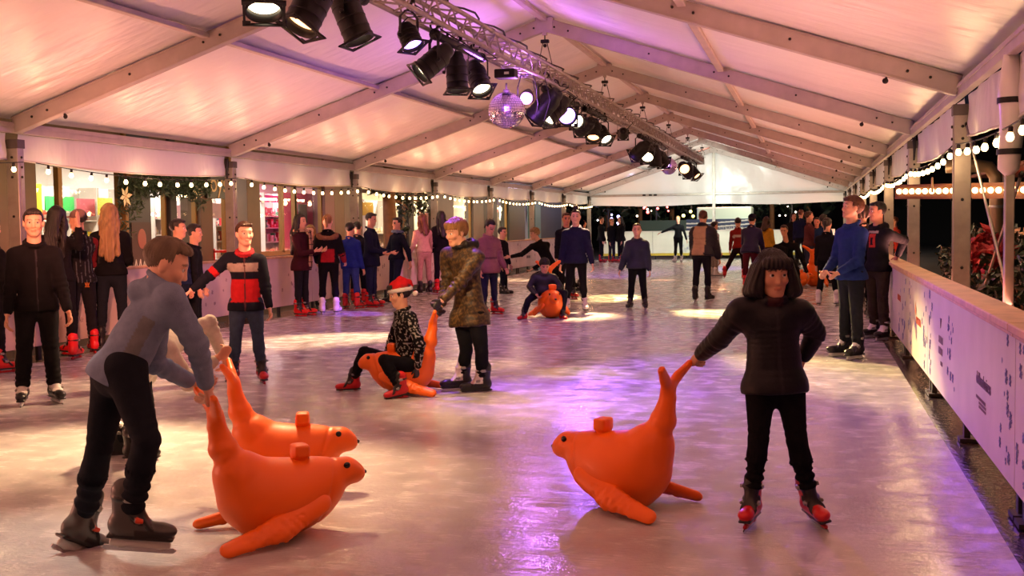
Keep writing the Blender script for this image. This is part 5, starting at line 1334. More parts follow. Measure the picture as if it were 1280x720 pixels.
# ------------------------------------------------------------------ seal skating aids
M_ORANGE = mat('orange_plastic', '#f26a0c', .42, spec=.45, bump=.03, bscale=200)
M_EYEBLK = mat('seal_eye', '#0c0a0a', .2)
def seal_parts():
    S = Solid(.009, .05, 16)
    S.ell((.0,0,.19), (.27,.168,.185), None, 'b'); S.cone((.14,0,.2), (.2,0,.24), .13, .1, 'b')
    S.cone((.17,0,.268), (.3,0,.278), .108, .07, 'b', k=.03); S.cone((.28,0,.27), (.352,0,.258), .066, .04, 'b', k=.04)
    S.cone((-.05,0,.17), (-.18,0,.33), .155, .108, 'b', k=.09); S.cone((-.18,0,.33), (-.24,0,.45), .11, .066, 'b', k=.004); S.cone((-.24,0,.45), (-.266,0,.56), .066, .042, 'b', k=.004); S.cone((-.266,0,.56), (-.27,0,.62), .042, .034, 'b', k=.004)
    for s in (-1, 1):
        S.cone((-.268,0,.60), (-.285,s*.07,.66), .034, .03, 'b', flat=((.9,0,.3), .75), k=.02); S.cone((-.285,s*.07,.66), (-.31,s*.15,.715), .03, .022, 'b', flat=((.9,0,.3), .75), k=.004)
    S.box((0,0,-.1), (1,1,.1), None, .001, op='sub', k=.012)
    V, Q, T, t = S.mesh()
    V = V + normals(V, Q)*(-.006*np.exp(-((V[:,0] - .195 - (V[:,2]-.2)*.3)/.008)**2)*(V[:,2] < .45))[:,None]
    body = np_mesh('seal_body', V, Q, M_ORANGE)
    fl = []
    for s in (-1, 1):
        S = Solid(.008, .03, 4)
        S.cone((.13,s*.13,.17), (-.06,s*.2,.085), .062, .058, 'f', flat=((0,s*.9,.45), .5)); S.cone((-.06,s*.2,.085), (-.29,s*.25,.035), .058, .038, 'f', flat=((0,s*.75,.65), .55))
        S.box((0,0,-.1), (1,1,.1), None, .001, op='sub', k=.006)
        V, Q, T, t = S.mesh()
        # raised marks along the flipper
        m = (V[:,0] < .06) & (V[:,0] > -.2); V = V + normals(V, Q)*(.003*np.sign(np.sin(V[:,0]*120))*(np.sin(V[:,2]*130+V[:,0]*40) > 0)*m*(np.abs(V[:,1]) > .19))[:,None]
        fl.append(np_mesh('flipper', V, Q, M_ORANGE))
    S = Solid(.006, .02); S.cone((.09,0,.33), (.095,0,.40), .044, .036, 'g'); S.box((.095,0,.405), (.034,.05,.03), None, .012, 'g', k=.02)
    V, Q, T, t = S.mesh(); grip = np_mesh('grip', V, Q, M_ORANGE)
    return body, fl, grip
SEAL = seal_parts()
def seal(px, py, head, label, sc=1., roll=0, loc=None):
    """head: direction the snout points, degrees from +X in plan"""
    g = gp(px, py) if loc is None else np.asarray(loc, float)
    t = thing('seal_skating_aid', label, 'seal', (g[0], g[1], 0)); t.rotation_euler = (0, 0, math.radians(head)); t.scale = (sc,)*3 if np.isscalar(sc) else sc
    link('seal_body', SEAL[0], t); [link('flipper', f_, t) for f_ in SEAL[1]]; link('grip', SEAL[2], t)
    for s in (-1,1):
        mb = MB(); mb.ball((0,0,0), (.016,.01,.016), 12); mb.build('eye', M_EYEBLK, t, (.29,s*.062,.318))
    mb = MB(); mb.ball((0,0,0), (.012,.016,.011), 12); mb.build('nose', M_EYEBLK, t, (.392,0,.262))
    return t
def fluke(t, side):   # where a hand takes hold of the tail
    a = t.rotation_euler.z; p = np.array([-.3, side*.125, .695])*np.array(t.scale); return np.array([t.location[0] + p[0]*math.cos(a) - p[1]*math.sin(a), t.location[1] + p[0]*math.sin(a) + p[1]*math.cos(a), p[2]])

# ------------------------------------------------------------------ helpers for posing straight from the photograph's joints
def sr(*hexes): return [np.array(lin(h)) for h in hexes]
def pxm(g): return F_PX/depth_of(np.array([g[0], g[1], .8]))
def std(label, foot, crown, pose=None, h=None, **kw):
    g = gp(*foot); pose = pose or {}
    if h is None: h = fit_height(crown, g, **pose)
    J = skeleton(h, g, **pose); kw.setdefault('px', pxm(g)); 
    return person(label, h, J, g, **kw)
def posed(label, foot, h, pose, pts, d0=None, **kw):
    """start from a standing pose and move joints onto the photo: pts = joint -> (px, py, metres nearer(-)/farther(+))"""
    g = gp(*foot); J = skeleton(h, g, **pose); d0 = depth_of(np.array([g[0], g[1], h*.5])) if d0 is None else d0
    ik = {k: v for k, v in pts.items() if isinstance(v, tuple) and v[0] == 'ik'}; pts = {k: v for k, v in pts.items() if k not in ik}
    for k, v in pts.items():
        if isinstance(v, np.ndarray): J[k] = v
        else: J[k] = at_d(v[0], v[1], d0 + v[2])
    if 'hipL' in pts or 'hipR' in pts:
        mid = (J['hipL'] + J['hipR'])/2; 
        if 'nb' in pts or 'shL' in pts:
            if 'nb' not in pts: J['nb'] = (J['shL'] + J['shR'])/2 + unit((J['shL'] + J['shR'])/2 - mid)*.055*h
            J['sp'] = unit(J['nb'] - mid)
        J['pel'] = mid + J['sp']*.03*h
    if 'shL' in pts and 'shR' in pts: J['lat'] = unit(J['shL'] - J['shR']); J['lat'] = unit(J['lat'] - J['sp']*np.dot(J['lat'], J['sp'])); J['fwd'] = np.cross(J['lat'], J['sp'])
    for k, v in ik.items():      # elbow from shoulder, wrist and the side it points to
        a, b = J['sh'+k[-1]], J['wr'+k[-1]]; l1, l2 = .172*h, .15*h; d = b - a; L = np.linalg.norm(d)
        if L > (l1+l2)*.995: J['wr'+k[-1]] = b = a + d/L*(l1+l2)*.995; d = b - a; L = np.linalg.norm(d)
        w = d/L; x = (l1*l1 - l2*l2 + L*L)/(2*L); hh = math.sqrt(max(l1*l1 - x*x, 0)); p = np.asarray(v[1], float); p = unit(p - w*np.dot(p, w)); J[k] = a + w*x + p*hh
    if 'hc' not in pts and ('nb' in pts): J['hc'] = J['nb'] + unit(J['sp'] + np.array([0,0,1.]))*.29*head_size(h) + J['hup']*head_size(h)*.52
    kw.setdefault('px', pxm(g)); return person(label, h, J, g, **kw), J
def face_dir(g, deg, pit=0):
    gh = unit(np.array([g[0], g[1], 0.])); rt = np.array([gh[1], -gh[0], 0]); a = math.radians(deg); f = -math.cos(a)*gh + math.sin(a)*rt
    f = f*math.cos(math.radians(pit)) - np.array([0,0,1.])*math.sin(math.radians(pit)); f = unit(f); u = np.array([0,0,1.]); u = unit(u - f*np.dot(u, f)); return f, u
# ------------------------------------------------------------------ seals on the ice
s_front = seal(0, 0, 42, 'orange seal skating aid nearest the camera, pushed by the boy in the blue hoodie', loc=gp(351, 668), sc=(1.08, 1.08, .97))
s_back = seal(0, 0, 22, 'orange seal skating aid half hidden behind another seal, held by a white-sleeved child', loc=(-2.79, 5.8, 0))
s_girl = seal(0, 0, 160, 'orange seal skating aid standing alone, its tail held by the girl in black', loc=(-.94, 5.83, 0), sc=1.03)
s_santa = seal(0, 0, 190, 'orange seal skating aid ridden by the child in the red santa hat', loc=(-3.42, 9.45, 0))
s_kid = seal(0, 0, -70, 'orange seal skating aid facing the camera, ridden by a small boy in dark clothes', loc=(-3.87, 17.5, 0), sc=1.2)
s_far = seal(0, 0, 80, 'orange seal with its tail up, seen from behind beside the boy in the blue sweater', loc=(.12, 26.4, 0), sc=1.25)
s_far2 = seal(0, 0, 10, 'orange seal skating aid low behind the girl, below the reaching boy', loc=(-.25, 25.9, 0), sc=.9)

SKN = lin('#cf9a7c'); SKP = lin('#d8a68c'); SKD = lin('#b98668')
c_ = lambda *h: [np.array(lin(x)) for x in h]
def solid(V, c): return np.tile(np.array(lin(c)), (len(V), 1))
def Ts(T): return T.astype(str)

# -------- girl in black holding the tail
g = gp(978, 655); d0 = depth_of((g[0], g[1], .7))
def quilt_paint(V, T, t, L):
    c = solid(V, '#090c16'); c[(Ts(T) == 'torso') & (np.abs(L[:,0]) < .006) & (L[:,1] > .02)] = lin('#1c1c22'); c[(Ts(T) == 'collar') & (L[:,1] > .0) & (np.abs(L[:,0]) < .03)] = lin('#3a1014'); return c
pose = dict(face=4, legL=(0,4,0), legR=(0,4,0), toe=14); h = 1.24
J0 = skeleton(h, g, **pose); hf, hu = face_dir(g, 20, 4)
wr = fluke(s_girl, -1) + np.array([.06,.0,.05])
girl, _ = posed('girl in black quilted jacket with bobbed black hair holding an orange seal by its tail', (978, 655), h, pose, dict(
    shR=(926,389,0), shL=(1001,391,0.02), nb=(964,372,0.0), elR=('ik', (-.3,0,-1)), wrR=wr, elL=(1020,416,.08), wrL=(1004,447,.12),
    hipR=(951,481,0), hipL=(986,481,0), knR=(948,548,-.03), knL=(996,550,-.03), anR=(940,624,0), anL=(1012,622,.02), hc=(966,343,-.02), hf=hf, hup=hu,
    ftR=face_dir(g,-12,0)[0], ftL=face_dir(g,22,4)[0], fuL=np.array([-.25,0,1.])), px=250,
    hair=('bob','black'), skin=lin('#c08f70'), top=dict(paint=quilt_paint, puff=.02, quilt=.006, mat='nylon', qn=5, hem=.06, fold=.004), pants=dict(col='#101014', fit=.75, bunch=.009, len=.86), skate='red', hands=('fist','grip'), look=face_dir(g, 32, 0)[0])

# -------- boy in the blue hoodie pushing
g = gp(165, 702)
def hoodie(V, T, t, L):
    c = solid(V, '#8294b0'); c[(Ts(T) == 'torso') & (np.abs(L[:,1]) < .02) & (L[:,2] < .16) & (L[:,2] > .0)] = lin('#7d8388'); return c
hf, hu = face_dir(g, 84, 22)
rt = np.array([g[1], -g[0], 0])/np.linalg.norm(g[:2]); aw = unit(np.array([g[0], g[1], 0]))
pt_p = dict(paint=lambda V, T, t, L: np.where(((L[:,2] > .02) & (Ts(T) == 'seat'))[:,None], lin('#1a1d26'), np.array(lin('#1b2029'))*(1 + .9*np.clip(wob(V, 7, 4), 0, 1)[:,None])), fit=1.0, bunch=.007, len=.84)
boy, JB = posed('boy in blue-grey hoodie and dark jeans leaning forward to push an orange seal', (165, 702), 1.5, dict(face=85, toe=5), dict(
    hipR=(157,466,-.08), hipL=(140,464,.12), shR=(213,372,-.10), shL=(198,384,.2), nb=(203,361,.03), elR=('ik', rt*.6 + np.array([0,0,-.3])), wrR=fluke(s_front, -1) + np.array([-.04,0,.075]), elL=('ik', -rt*.4 + np.array([0,0,-1.])), wrL=fluke(s_front, 1) + np.array([-.05,0,.06]),
    knR=(183,550,-.16), anR=(163,644,-.06), knL=(124,560,.12), anL=(104,652,.26), hc=(208,331,.03), hf=hf, hup=hu, ftR=unit(rt*.96 - aw*.18 - np.array([0,0,.12])), ftL=unit(rt*.62 + aw*.5 - np.array([0,0,.45])), fuL=unit(np.array([-.2,0,1.]) + rt*.5)),
    px=270, hair=('fade','grey'), skin=lin('#dcae90'), top=dict(paint=hoodie, hood=True, puff=.01, hem=.06, fold=.006, name='hoodie'), pants=pt_p, skate='grey', hand='grip')
# hidden child bending over the second seal
g = gp(170, 574); hf, hu = face_dir(g, 70, 60)
posed('bending child with white sleeves half hidden behind the boy in the blue hoodie', (170, 574), 1.25, dict(face=80), dict(
    hipR=(172,468,-.05), hipL=(170,468,.1), shR=fluke(s_back, -1) - rt*.30 + np.array([0,0,.13]), shL=fluke(s_back, 1) - rt*.29 + np.array([0,0,.15]), nb=(fluke(s_back, 1) + fluke(s_back, -1))/2 - rt*.35 + np.array([0,0,.14]), elR=('ik', (0,0,-1)), wrR=fluke(s_back, -1) + np.array([-.05,.0,.06]), elL=('ik', (0,.3,1)), wrL=fluke(s_back, 1) + np.array([-.05,.0,.06]), knR=(183,515,-.05), anR=(168,556,0), knL=(178,515,.15), anL=(150,552,.2), hc=(fluke(s_back, 1) + fluke(s_back, -1))/2 - rt*.36 + np.array([0,-.12,.10]), hf=hf, hup=hu),
    px=200, hair=('mop','dark'), skin=lin('#c79478'), top=dict(col='#cfc9c0', puff=.008, name='shirt'), pants=dict(col='#15161b'), skate='black', hand='grip')

# -------- boy in black at the left
def side_stripe(V, T, t, L):
    c = solid(V, '#1a181a'); m = (np.char.startswith(Ts(T), 'thigh') | np.char.startswith(Ts(T), 'shin')) & (np.abs(L[:,0]) > .02)
    out = np.abs(L[:,0]) - (.052 + .012*np.clip(-L[:,2]/.45, 0, 1)); c[m & (out > .026) & (np.abs(L[:,1]) < .0045)] = lin('#c9c2b8'); return c
g = gp(49, 504); p = skeleton(1.53, g, face=6, armL=(8,6,14), armR=(2,7,10), legL=(0,3,0), legR=(0,4,0))
def blackj(V, T, t, L):
    c = solid(V, '#141215'); c[(Ts(T) == 'torso') & (np.abs(L[:,0]) < .0035) & (L[:,1] > .02)] = lin('#38343a'); return c
std('boy in black jacket and striped track pants at the far left, facing the camera', (49, 504), 261, dict(face=6, armL=(8,9,14), armR=(2,9,12), legL=(0,3,0), legR=(0,4,0), hpit=2, hyaw=-6), hair=('short','dark'), skin=SKN, top=dict(paint=blackj, collar=True, hem=.07, fold=.006), pants=dict(paint=side_stripe, fit=1.5, len=.86), skate='bw', look=face_dir(g, 4, 0)[0])
# partly out of frame person
std('skater in black with red skates cut off by the left edge of the photo', (-6, 466), 272, dict(face=120), hair=('short','dark'), top=dict(col='#141316'), pants=dict(col='#15141a'), skate='red')
# girl with long dark hair, arm up
g = gp(78, 450); h = fit_height(258, g, face=165)
posed('girl with long dark hair in black top seen from behind, one forearm raised', (78, 450), h, dict(face=168, legL=(0,3,0), legR=(0,4,0)), dict(elR=(99,307,-.05), wrR=(98,284,-.12), shR=(80,302,0), shL=(47,302,.02)), hair=('long','dark'), skin=SKN, top=dict(col='#171317', hairlen=.38), pants=dict(col='#141318', fit=.8), skate='red', hands=('fist','flat'))
# cap wearer with red sleeves
def jersey(V, T, t, L):
    c = solid(V, '#1a181c'); m = Ts(T) == 'torso'; c[m & (np.abs(((L[:,0] + .2) % .03) - .015) < .0022)] = lin('#5a5a60')
    c[np.char.startswith(Ts(T), 'arm') | np.char.startswith(Ts(T), 'fore')] = lin('#6e1c20'); return c
cw = std('person in pale cap and black striped jersey with dark red sleeves at the window', (104, 443), 262, dict(face=205, armL=(5,8,20), armR=(25,8,75,25), legL=(0,4,0), legR=(0,4,0), hyaw=40), hair=('crop','dark'), skin=SKN, hat=('cap','#8a6a64'), top=dict(paint=jersey, hem=.05), pants=dict(col='#1c1a1e', fit=1.3), skate='red')
gg = np.array(cw.location); P = at_d(109, 357, depth_of(gp(104,443)) - .22) - gg
mb = MB()
for a in (-.7, 0, .7):
    mb.add([P + np.array([.006*math.cos(b) + .03*math.sin(a) + .012*math.sin(a)*math.sin(b), 0, .022*math.sin(b) + .02*math.cos(a)]) for b in np.linspace(0, 2*PI, 10)[:-1]], [tuple(range(9))])
for dz in (-.008, -.016): mb.box(P + np.array([0,0,dz]), (.03,.001,.0022))
mb.build('emblem', mat('emblem_orange', '#c8702c', .5), cw)
# blonde
std('woman with long blonde hair, black jacket and dark jeans seen from behind at the window', (142, 438), 255, dict(face=176, armL=(15,8,60,20), armR=(15,8,60,20), legL=(0,4,0), legR=(0,4,0)), hair=('long','blond'), skin=SKP, top=dict(col='#131216', hairlen=.42, hem=.03, puff=.014), pants=dict(col='#1c2029', fit=.8), skate='dark')
# two boys in profile
def tri(V, T, t, L):
    c = solid(V, '#1c2440'); m = np.char.startswith(Ts(T), 'arm') | np.char.startswith(Ts(T), 'fore')
    y = L[:,1]; c[m & (np.abs(L[:,0]) > .118) & (np.abs(((y + .5) % .0125) - .006) < .0022) & (np.abs(y) < .021)] = lin('#cfc6c2'); c[Ts(T) == 'collar'] = lin('#7c2030'); return c
def tri_p(V, T, t, L):
    c = solid(V, '#171b2c'); m = np.char.startswith(Ts(T), 'thigh') | np.char.startswith(Ts(T), 'shin'); y = L[:,1]
    c[m & (np.abs(L[:,0]) > .075) & (np.abs(((y + .5) % .0125) - .006) < .0022) & (np.abs(y) < .018)] = lin('#cfc6c2'); return c
std('boy in navy tracksuit with white stripes in profile behind the boy in the blue hoodie', (226, 434), 274, dict(face=62, armL=(2,7,6), armR=(2,7,6), hyaw=15), hair=('fade','dark'), skin=SKN, top=dict(paint=tri), pants=dict(paint=tri_p, fit=1.3, len=.9), skate='red')
std('dark-haired boy in black in profile, second head right of the navy tracksuit boy', (246, 428), 280, dict(face=80), hair=('short','black'), skin=SKN, top=dict(col='#17171c'), pants=dict(col='#15161c'), skate='red')
# boy in striped jacket
g = gp(310, 478)
def bands(V, T, t, L):
    z = L[:,2]; c = solid(V, '#191c28'); m = Ts(T) == 'torso'
    c[m & (z > -.015) & (z < .135)] = lin('#c4262c'); c[m & (z > .18) & (z < .235)] = lin('#a99c92'); c[Ts(T) == 'collar'] = lin('#b83038')
    c[m & (np.abs(L[:,0]) < .0045) & (L[:,1] > .02)] = lin('#5a3438'); c[(Ts(T) == 'armR') & (t > .72) & (t < .98)] = lin('#c4262c'); return c
h = fit_height(277, g, face=-4)
posed('boy in navy, white and red banded jacket and jeans skating toward the camera', (310, 478), h, dict(face=-4, legL=(6,5,8), legR=(2,5,2), hyaw=22, armL=(2,10,20)), dict(shR=(285,324,0), elR=(264,343,-.05), wrR=(240,362,-.08)), hair=('short','brown'), skin=SKP, top=dict(paint=bands, hem=.075, puff=.014), pants=dict(paint=lambda V, T, t, L: np.array(lin('#3c4a60'))*(1 + .35*np.clip(wob(V, 9, 4), -.6, 1)[:,None]), fit=.9), skate='red', look=face_dir(g, 25, 0)[0])

# -------- the group along the left barrier
def plaid(V, T, t): return .004*wob(V, 40, 3)
std('woman with long dark hair, maroon coat and long plaid scarf leaning by the left barrier', (378, 395), 268, dict(face=60, armL=(20,6,80,20), armR=(20,6,80,20)), hair=('long','dark'), skin=SKN, top=dict(col='#3c1620', hem=.1, hairlen=.4), pants=dict(col='#1c1d24'), skate='red', scarf=(lambda V, T, t, L: np.where((np.abs(((L[:,2] + 1) % .06) - .03) < .006)[:,None] | (np.abs(((L[:,0] + 1) % .05) - .025) < .005)[:,None], lin('#2a1a20'), lin('#b08a70')), .34))
def furp(V, T, t, L):
    c = solid(V, '#161418'); c[Ts(T) == 'fur'] = lin('#8a6248'); m = (Ts(T) == 'torso') & (L[:,2] < .12) & (L[:,2] > -.02) & (np.abs(L[:,0]) < .07) & (L[:,1] < 0); c[m] = lin('#a02028'); c[np.char.startswith(Ts(T), 'foreR')] = lin('#a82830'); return c
std('woman with fair hair and fur-trimmed hood in black leggings and white skates', (412, 393), 268, dict(face=174, armR=(10,14,40,10), armL=(10,10,40,10)), hair=('tail','sandy'), skin=SKP, top=dict(paint=furp, fur=True, hem=.04, puff=.018), pants=dict(col='#121116', fit=.7), skate='white')
P = at_x(388, 300, -8.75)
person('fair-haired woman facing the rink from behind the barrier, between two skaters', 1.58, skeleton(1.58, (P[0], P[1], 0), face=-10), (P[0], P[1], 0), px=75, hair=('long','sandy'), skin=SKP, top=dict(col='#3a2a2c'), pants=dict(col='#1a1a1e'), skate='boots', dz=-.17)
std('child in bright blue jacket and blue jeans seen from behind beside the fur-hooded woman', (440, 386), 278, dict(face=150, legL=(0,4,0), legR=(-8,10,0)), hair=('short','black'), skin=SKN, top=dict(col='#24348c', hem=.05), pants=dict(col='#33458c'), skate='red')
std('dark-haired man behind the navy-coated man near the left barrier', (449, 379), 277, dict(face=165), hair=('short','black'), skin=SKN, top=dict(col='#191922'), pants=dict(col='#1a1c28'), skate='red')
std('man in long navy coat facing right in talk with the man in the scarf', (465, 384), 266, dict(face=70, armL=(15,6,60), armR=(15,6,60), hpit=6), hair=('short','black'), skin=SKN, top=dict(col='#1c2038', hem=.12, puff=.016), pants=dict(col='#222a48'), skate='red')
std('man in navy coat and pale blue scarf leaning back on the left barrier', (492, 380), 272, dict(face=-58, lean=-6, side=4, armL=(-15,25,20), armR=(20,8,50), legL=(12,4,4), legR=(6,4,4)), hair=('short','black'), skin=SKN, top=dict(col='#1a1c2e', hem=.04), pants=dict(col='#20263e'), skate='dark', scarf=(lambda V, T, t, L: solid(V, '#7484a0'), 0))
std('woman in beige top and leggings with reddish hair leaning on the left barrier', (531, 368), 268, dict(face=-150, lean=6, armL=(15,8,20), armR=(30,28,10)), hair=('long','red'), skin=SKP, top=dict(col='#c09a84', hairlen=.2, hem=.03, puff=.008), pants=dict(col='#b08a76', fit=.7), skate='dark')
std('woman in black with long black hair beside the beige-dressed woman', (553, 366), 264, dict(face=-165, armR=(20,8,50)), hair=('long','black'), skin=SKN, top=dict(col='#131216', hem=.06, hairlen=.3), pants=dict(col='#131218'), skate='red')

# -------- teen in brown satin jacket and the santa-hat child
g = gp(586, 488); hf, hu = face_dir(g, -52, 10)
def fold_glints(V, T, t, L):
    n = wob(V, 150, 11) + .7*wob(V, 260, 12); c = solid(V, '#2c2114'); c[n > -.1] = lin('#483519'); c[n > .35] = lin('#5c4522'); c[Ts(T) == 'collar'] = lin('#141214'); c[Ts(T) == 'hood'] = lin('#16120f'); return c  # lighter browns paint the highlights of the puckered folds
h = 1.5
posed('teenager in shiny brown patterned jacket pushing the santa-hat child on a seal', (586, 488), h, dict(face=-52, lean=6, legL=(4,4,8), legR=(4,4,8), toe=8), dict(
    shL=(596,322,-.12), shR=(560,318,.12), nb=(581,306,0), elL=('ik', (.6,0,-1)), wrL=fluke(s_santa, 1) + np.array([.03,0,.065]), elR=('ik', (0,0,-1)), wrR=fluke(s_santa, -1) + np.array([.03,0,.065]), hipL=(596,396,-.07), hipR=(578,396,.08), knL=(602,440,-.08), knR=(583,438,.04), anL=(602,474,-.04), anR=(577,470,.06), hc=(570,291,0), hf=hf, hup=hu,
    ftL=face_dir(g,-75,0)[0], ftR=face_dir(g,-75,0)[0]), px=140, hair=('mop','sandy'), skin=SKN, gloves='#17151a', hand='grip', top=dict(paint=fold_glints, puff=.016, hem=.085, flare=.02, mat='nylon', fold=.013, hood=True), pants=dict(col='#121318', fit=.9), skate='bw', look=face_dir(g, -60, 10)[0])
g = gp(500, 503); hf, hu = face_dir(g, -78, 14)
def doodle(V, T, t, L):
    n = wob(V, 120, 21); m = wob(V, 90, 22); c = solid(V, '#141417'); c[(np.abs(n) < .09) & (m > -.25)] = lin('#b5b0aa'); return c
d0 = depth_of((s_santa.location[0], s_santa.location[1], .5))
posed('child in red santa hat and black scribble-patterned jacket riding a seal', (500, 503), 1.18, dict(face=-85), dict(
    hipL=(512,458,-.1), hipR=(506,456,.1), shL=(513,398,-.13), shR=(501,397,.14), nb=(503,389,0), elL=(525,431,-.18), wrL=(522,459,-.16), elR=(490,428,.2), wrR=(483,446,.2), knL=(480,450,-.22), anL=(500,483,-.26), knR=(455,440,.2), anR=(441,476,.24), hc=(499,368,0), hf=hf, hup=hu,
    ftL=unit(face_dir(g,-70,0)[0] - np.array([0,0,.15])), ftR=face_dir(g,-80,0)[0]), d0=d0, px=140, hair=('mop','dark'), skin=SKN, hat=('santa', None), gloves='#17161a', hands=('relax','grip'), top=dict(paint=doodle, puff=.014, hem=.05), pants=dict(col='#15161b', fit=1.1), skate='red')

# -------- pink coat girl and neighbours
std('girl in pink belted puffer coat with a ponytail looking down', (612, 393), 276, dict(face=35, hpit=30, armL=(12,8,20), armR=(5,10,10)), hair=('tail','dark'), skin=SKN, top=dict(paint=lambda V, T, t, L: np.where(((np.abs(L[:,2] - .07) < .012) & (Ts(T) == 'torso'))[:,None], lin('#5c3440'), lin('#8c5662')), puff=.026, quilt=.022, hem=.09, qn=4, mat='nylon'), pants=dict(col='#2a2c44', fit=.8), skate='red')
std('skater in dark clothes mostly hidden behind the pink-coated girl', (630, 369), 284, dict(face=60, legR=(10,4,10)), hair=('short','dark'), skin=SKN, top=dict(col='#1c1a26'), pants=dict(col='#1c1e2e'), skate='dark')
# lunging blond boy
g = gp(697, 368); hf, hu = face_dir(g, -70, 5)
posed('blond boy in black lunging sideways with one arm stretched out', (697, 368), 1.42, dict(face=-60), dict(hipL=(688,338,0), hipR=(694,336,.1), shL=(665,308,-.1), shR=(684,306,.14), nb=(674,303,0), elL=(652,318,-.2), wrL=(638,321,-.25), elR=(680,328,-.05), wrR=(666,336,-.15), knL=(668,345,-.1), anL=(672,364,0), knR=(706,350,.2), anR=(724,358,.3), hc=(668,292,0), hf=hf, hup=hu), px=85, hair=('mop','blond'), skin=SKN, top=dict(col='#151416', name='sweater'), pants=dict(col='#15151a'), skate='dark')
# boy on the seal
g = gp(685, 401); hf, hu = face_dir(g, 8, 18); d0 = depth_of((s_kid.location[0], s_kid.location[1], .5)) + .05
posed('small boy in dark jacket sitting on a seal with legs spread', (685, 401), 1.2, dict(face=0), dict(hipL=(688,366,.02), hipR=(672,366,.02), shL=(692,347,0), shR=(668,347,0), nb=(680,342,0), elL=(700,358,-.05), wrL=(692,368,-.2), elR=(662,358,-.05), wrR=(670,368,-.2), knL=(706,366,-.22), anL=(703,393,-.22), knR=(660,376,-.22), anR=(655,393,-.2), hc=(681,332,-.04), hf=hf, hup=hu, ftL=face_dir(g,20,0)[0], ftR=face_dir(g,-35,0)[0]), d0=d0, px=82, hair=('mop','black'), skin=SKN, top=dict(col='#23262c', puff=.018, mat='nylon'), pants=dict(col='#1a1c26'), skate='red')
std('girl in navy jacket and black leggings with a bun skating toward the camera', (720, 390), 262, dict(face=-4, armL=(4,12,12), armR=(2,10,10), legL=(4,4,6), legR=(0,6,0)), hair=('bun','dark'), skin=SKP, top=dict(col='#20223f', hem=.07, puff=.024), pants=dict(col='#131318', fit=.7), skate='white')
std('person in dark jacket with arm raised standing behind the girl with the bun', (709, 374), 266, dict(face=15, armL=(60,25,95)), hair=('short','red'), skin=lin('#d08a60'), top=dict(paint=lambda V, T, t, L: np.where(np.char.startswith(Ts(T), 'foreL')[:,None], lin('#c86a3c'), lin('#17161b'))), pants=dict(col='#16161c'), skate='red')  # raised forearm coloured orange for the lamplight falling on it
# dark trio at the far left
std('dark figure facing right at the far end barrier, leftmost of three', (752, 328), 271, dict(face=80), hair=('short','dark'), top=dict(col='#16181c', hem=.08, puff=.03), pants=dict(col='#17191e'), skate='red')
std('dark figure with fair hair at the far end barrier, middle of three', (765, 328), 273, dict(face=50), hair=('short','sandy'), top=dict(col='#1a1c1e', hem=.06, puff=.03), pants=dict(col='#2a2c2e'), skate='red')
std('dark figure with long hair facing left at the far end barrier, right one of three', (776, 328), 271, dict(face=-60), hair=('long','dark'), skin=SKP, top=dict(col='#141618', hem=.08, puff=.03), pants=dict(col='#16161a'), skate='red')
std('boy in bulky navy jacket and black trousers skating toward the camera mid rink', (797, 386), 279, dict(face=-6, armL=(4,10,10), armR=(0,20,5), legL=(3,5,4), legR=(0,5,0), hyaw=4), hair=('crop','brown'), skin=SKP, top=dict(col='#1d2040', puff=.035, hem=.05, mat='nylon', fold=.01), pants=dict(col='#14141a', fit=1.2), skate='dark')
std('slim skater in black with arm stretched out and white skates at the far end', (848, 328), 270, dict(face=-20, armR=(15,65,5), armL=(0,20,10)), hair=('tail','sandy'), skin=SKP, top=dict(col='#15161a', puff=.006), pants=dict(col='#131318', fit=.6), skate='white')
def vestp(V, T, t, L):
    c = solid(V, '#1c1622'); m = Ts(T) == 'torso'; c[m & (L[:,0]*-1 > -.09) & (L[:,1] < .05)] = lin('#c8a078'); c[m & (L[:,0] < -.06)] = lin('#2a2230'); return c
std('skater in padded tan vest with dark sleeves skating away down the rink', (877, 377), 263, dict(face=160, lean=8, armL=(10,6,8), armR=(10,12,10), legL=(-4,2,4), legR=(6,2,8), hyaw=20), hair=('short','red'), skin=SKN, top=dict(paint=vestp, puff=.055, quilt=.03, qn=4, hem=.05, mat='nylon', collar=True), pants=dict(col='#201c26'), skate='dark')
std('person in white jacket and pale trousers partly hidden by the skater in the vest', (893, 346), 277, dict(face=120), hair=('short','dark'), top=dict(col='#cfcdd0'), pants=dict(col='#a09484'), skate='white')
# -------- crowd behind the girl
std('skater in red jacket with one leg stretched aside in red skates', (918, 350), 272, dict(face=170, lean=14, side=-6, legL=(0,26,4), legR=(6,4,14), armL=(10,12,20)), hair=('short','dark'), top=dict(paint=lambda V, T, t, L: np.where(((Ts(T) == 'torso') & (np.abs(L[:,2] - .18) < .02))[:,None], lin('#c8b8a8'), lin('#8c2420'))), pants=dict(col='#26161a'), skate='red')
std('skater in purple jacket and dark beanie bending away from the camera', (938, 360), 268, dict(face=165, lean=16, armL=(20,8,15), armR=(20,10,15)), hair=('short','black'), hat=('beanie','#1c1a2c'), top=dict(col='#241d4a', puff=.03, hem=.09, mat='nylon'), pants=dict(col='#5a1c28'), skate='red')
std('person in yellow jacket with brown hair among the crowd at the right', (958, 346), 271, dict(face=150, hyaw=30), hair=('long','brown'), top=dict(col='#c89a2c', hairlen=.12), pants=dict(col='#2a2028'), skate='dark')
g = gp(992, 362); hf, hu = face_dir(g, -12, 8)
h = 1.45
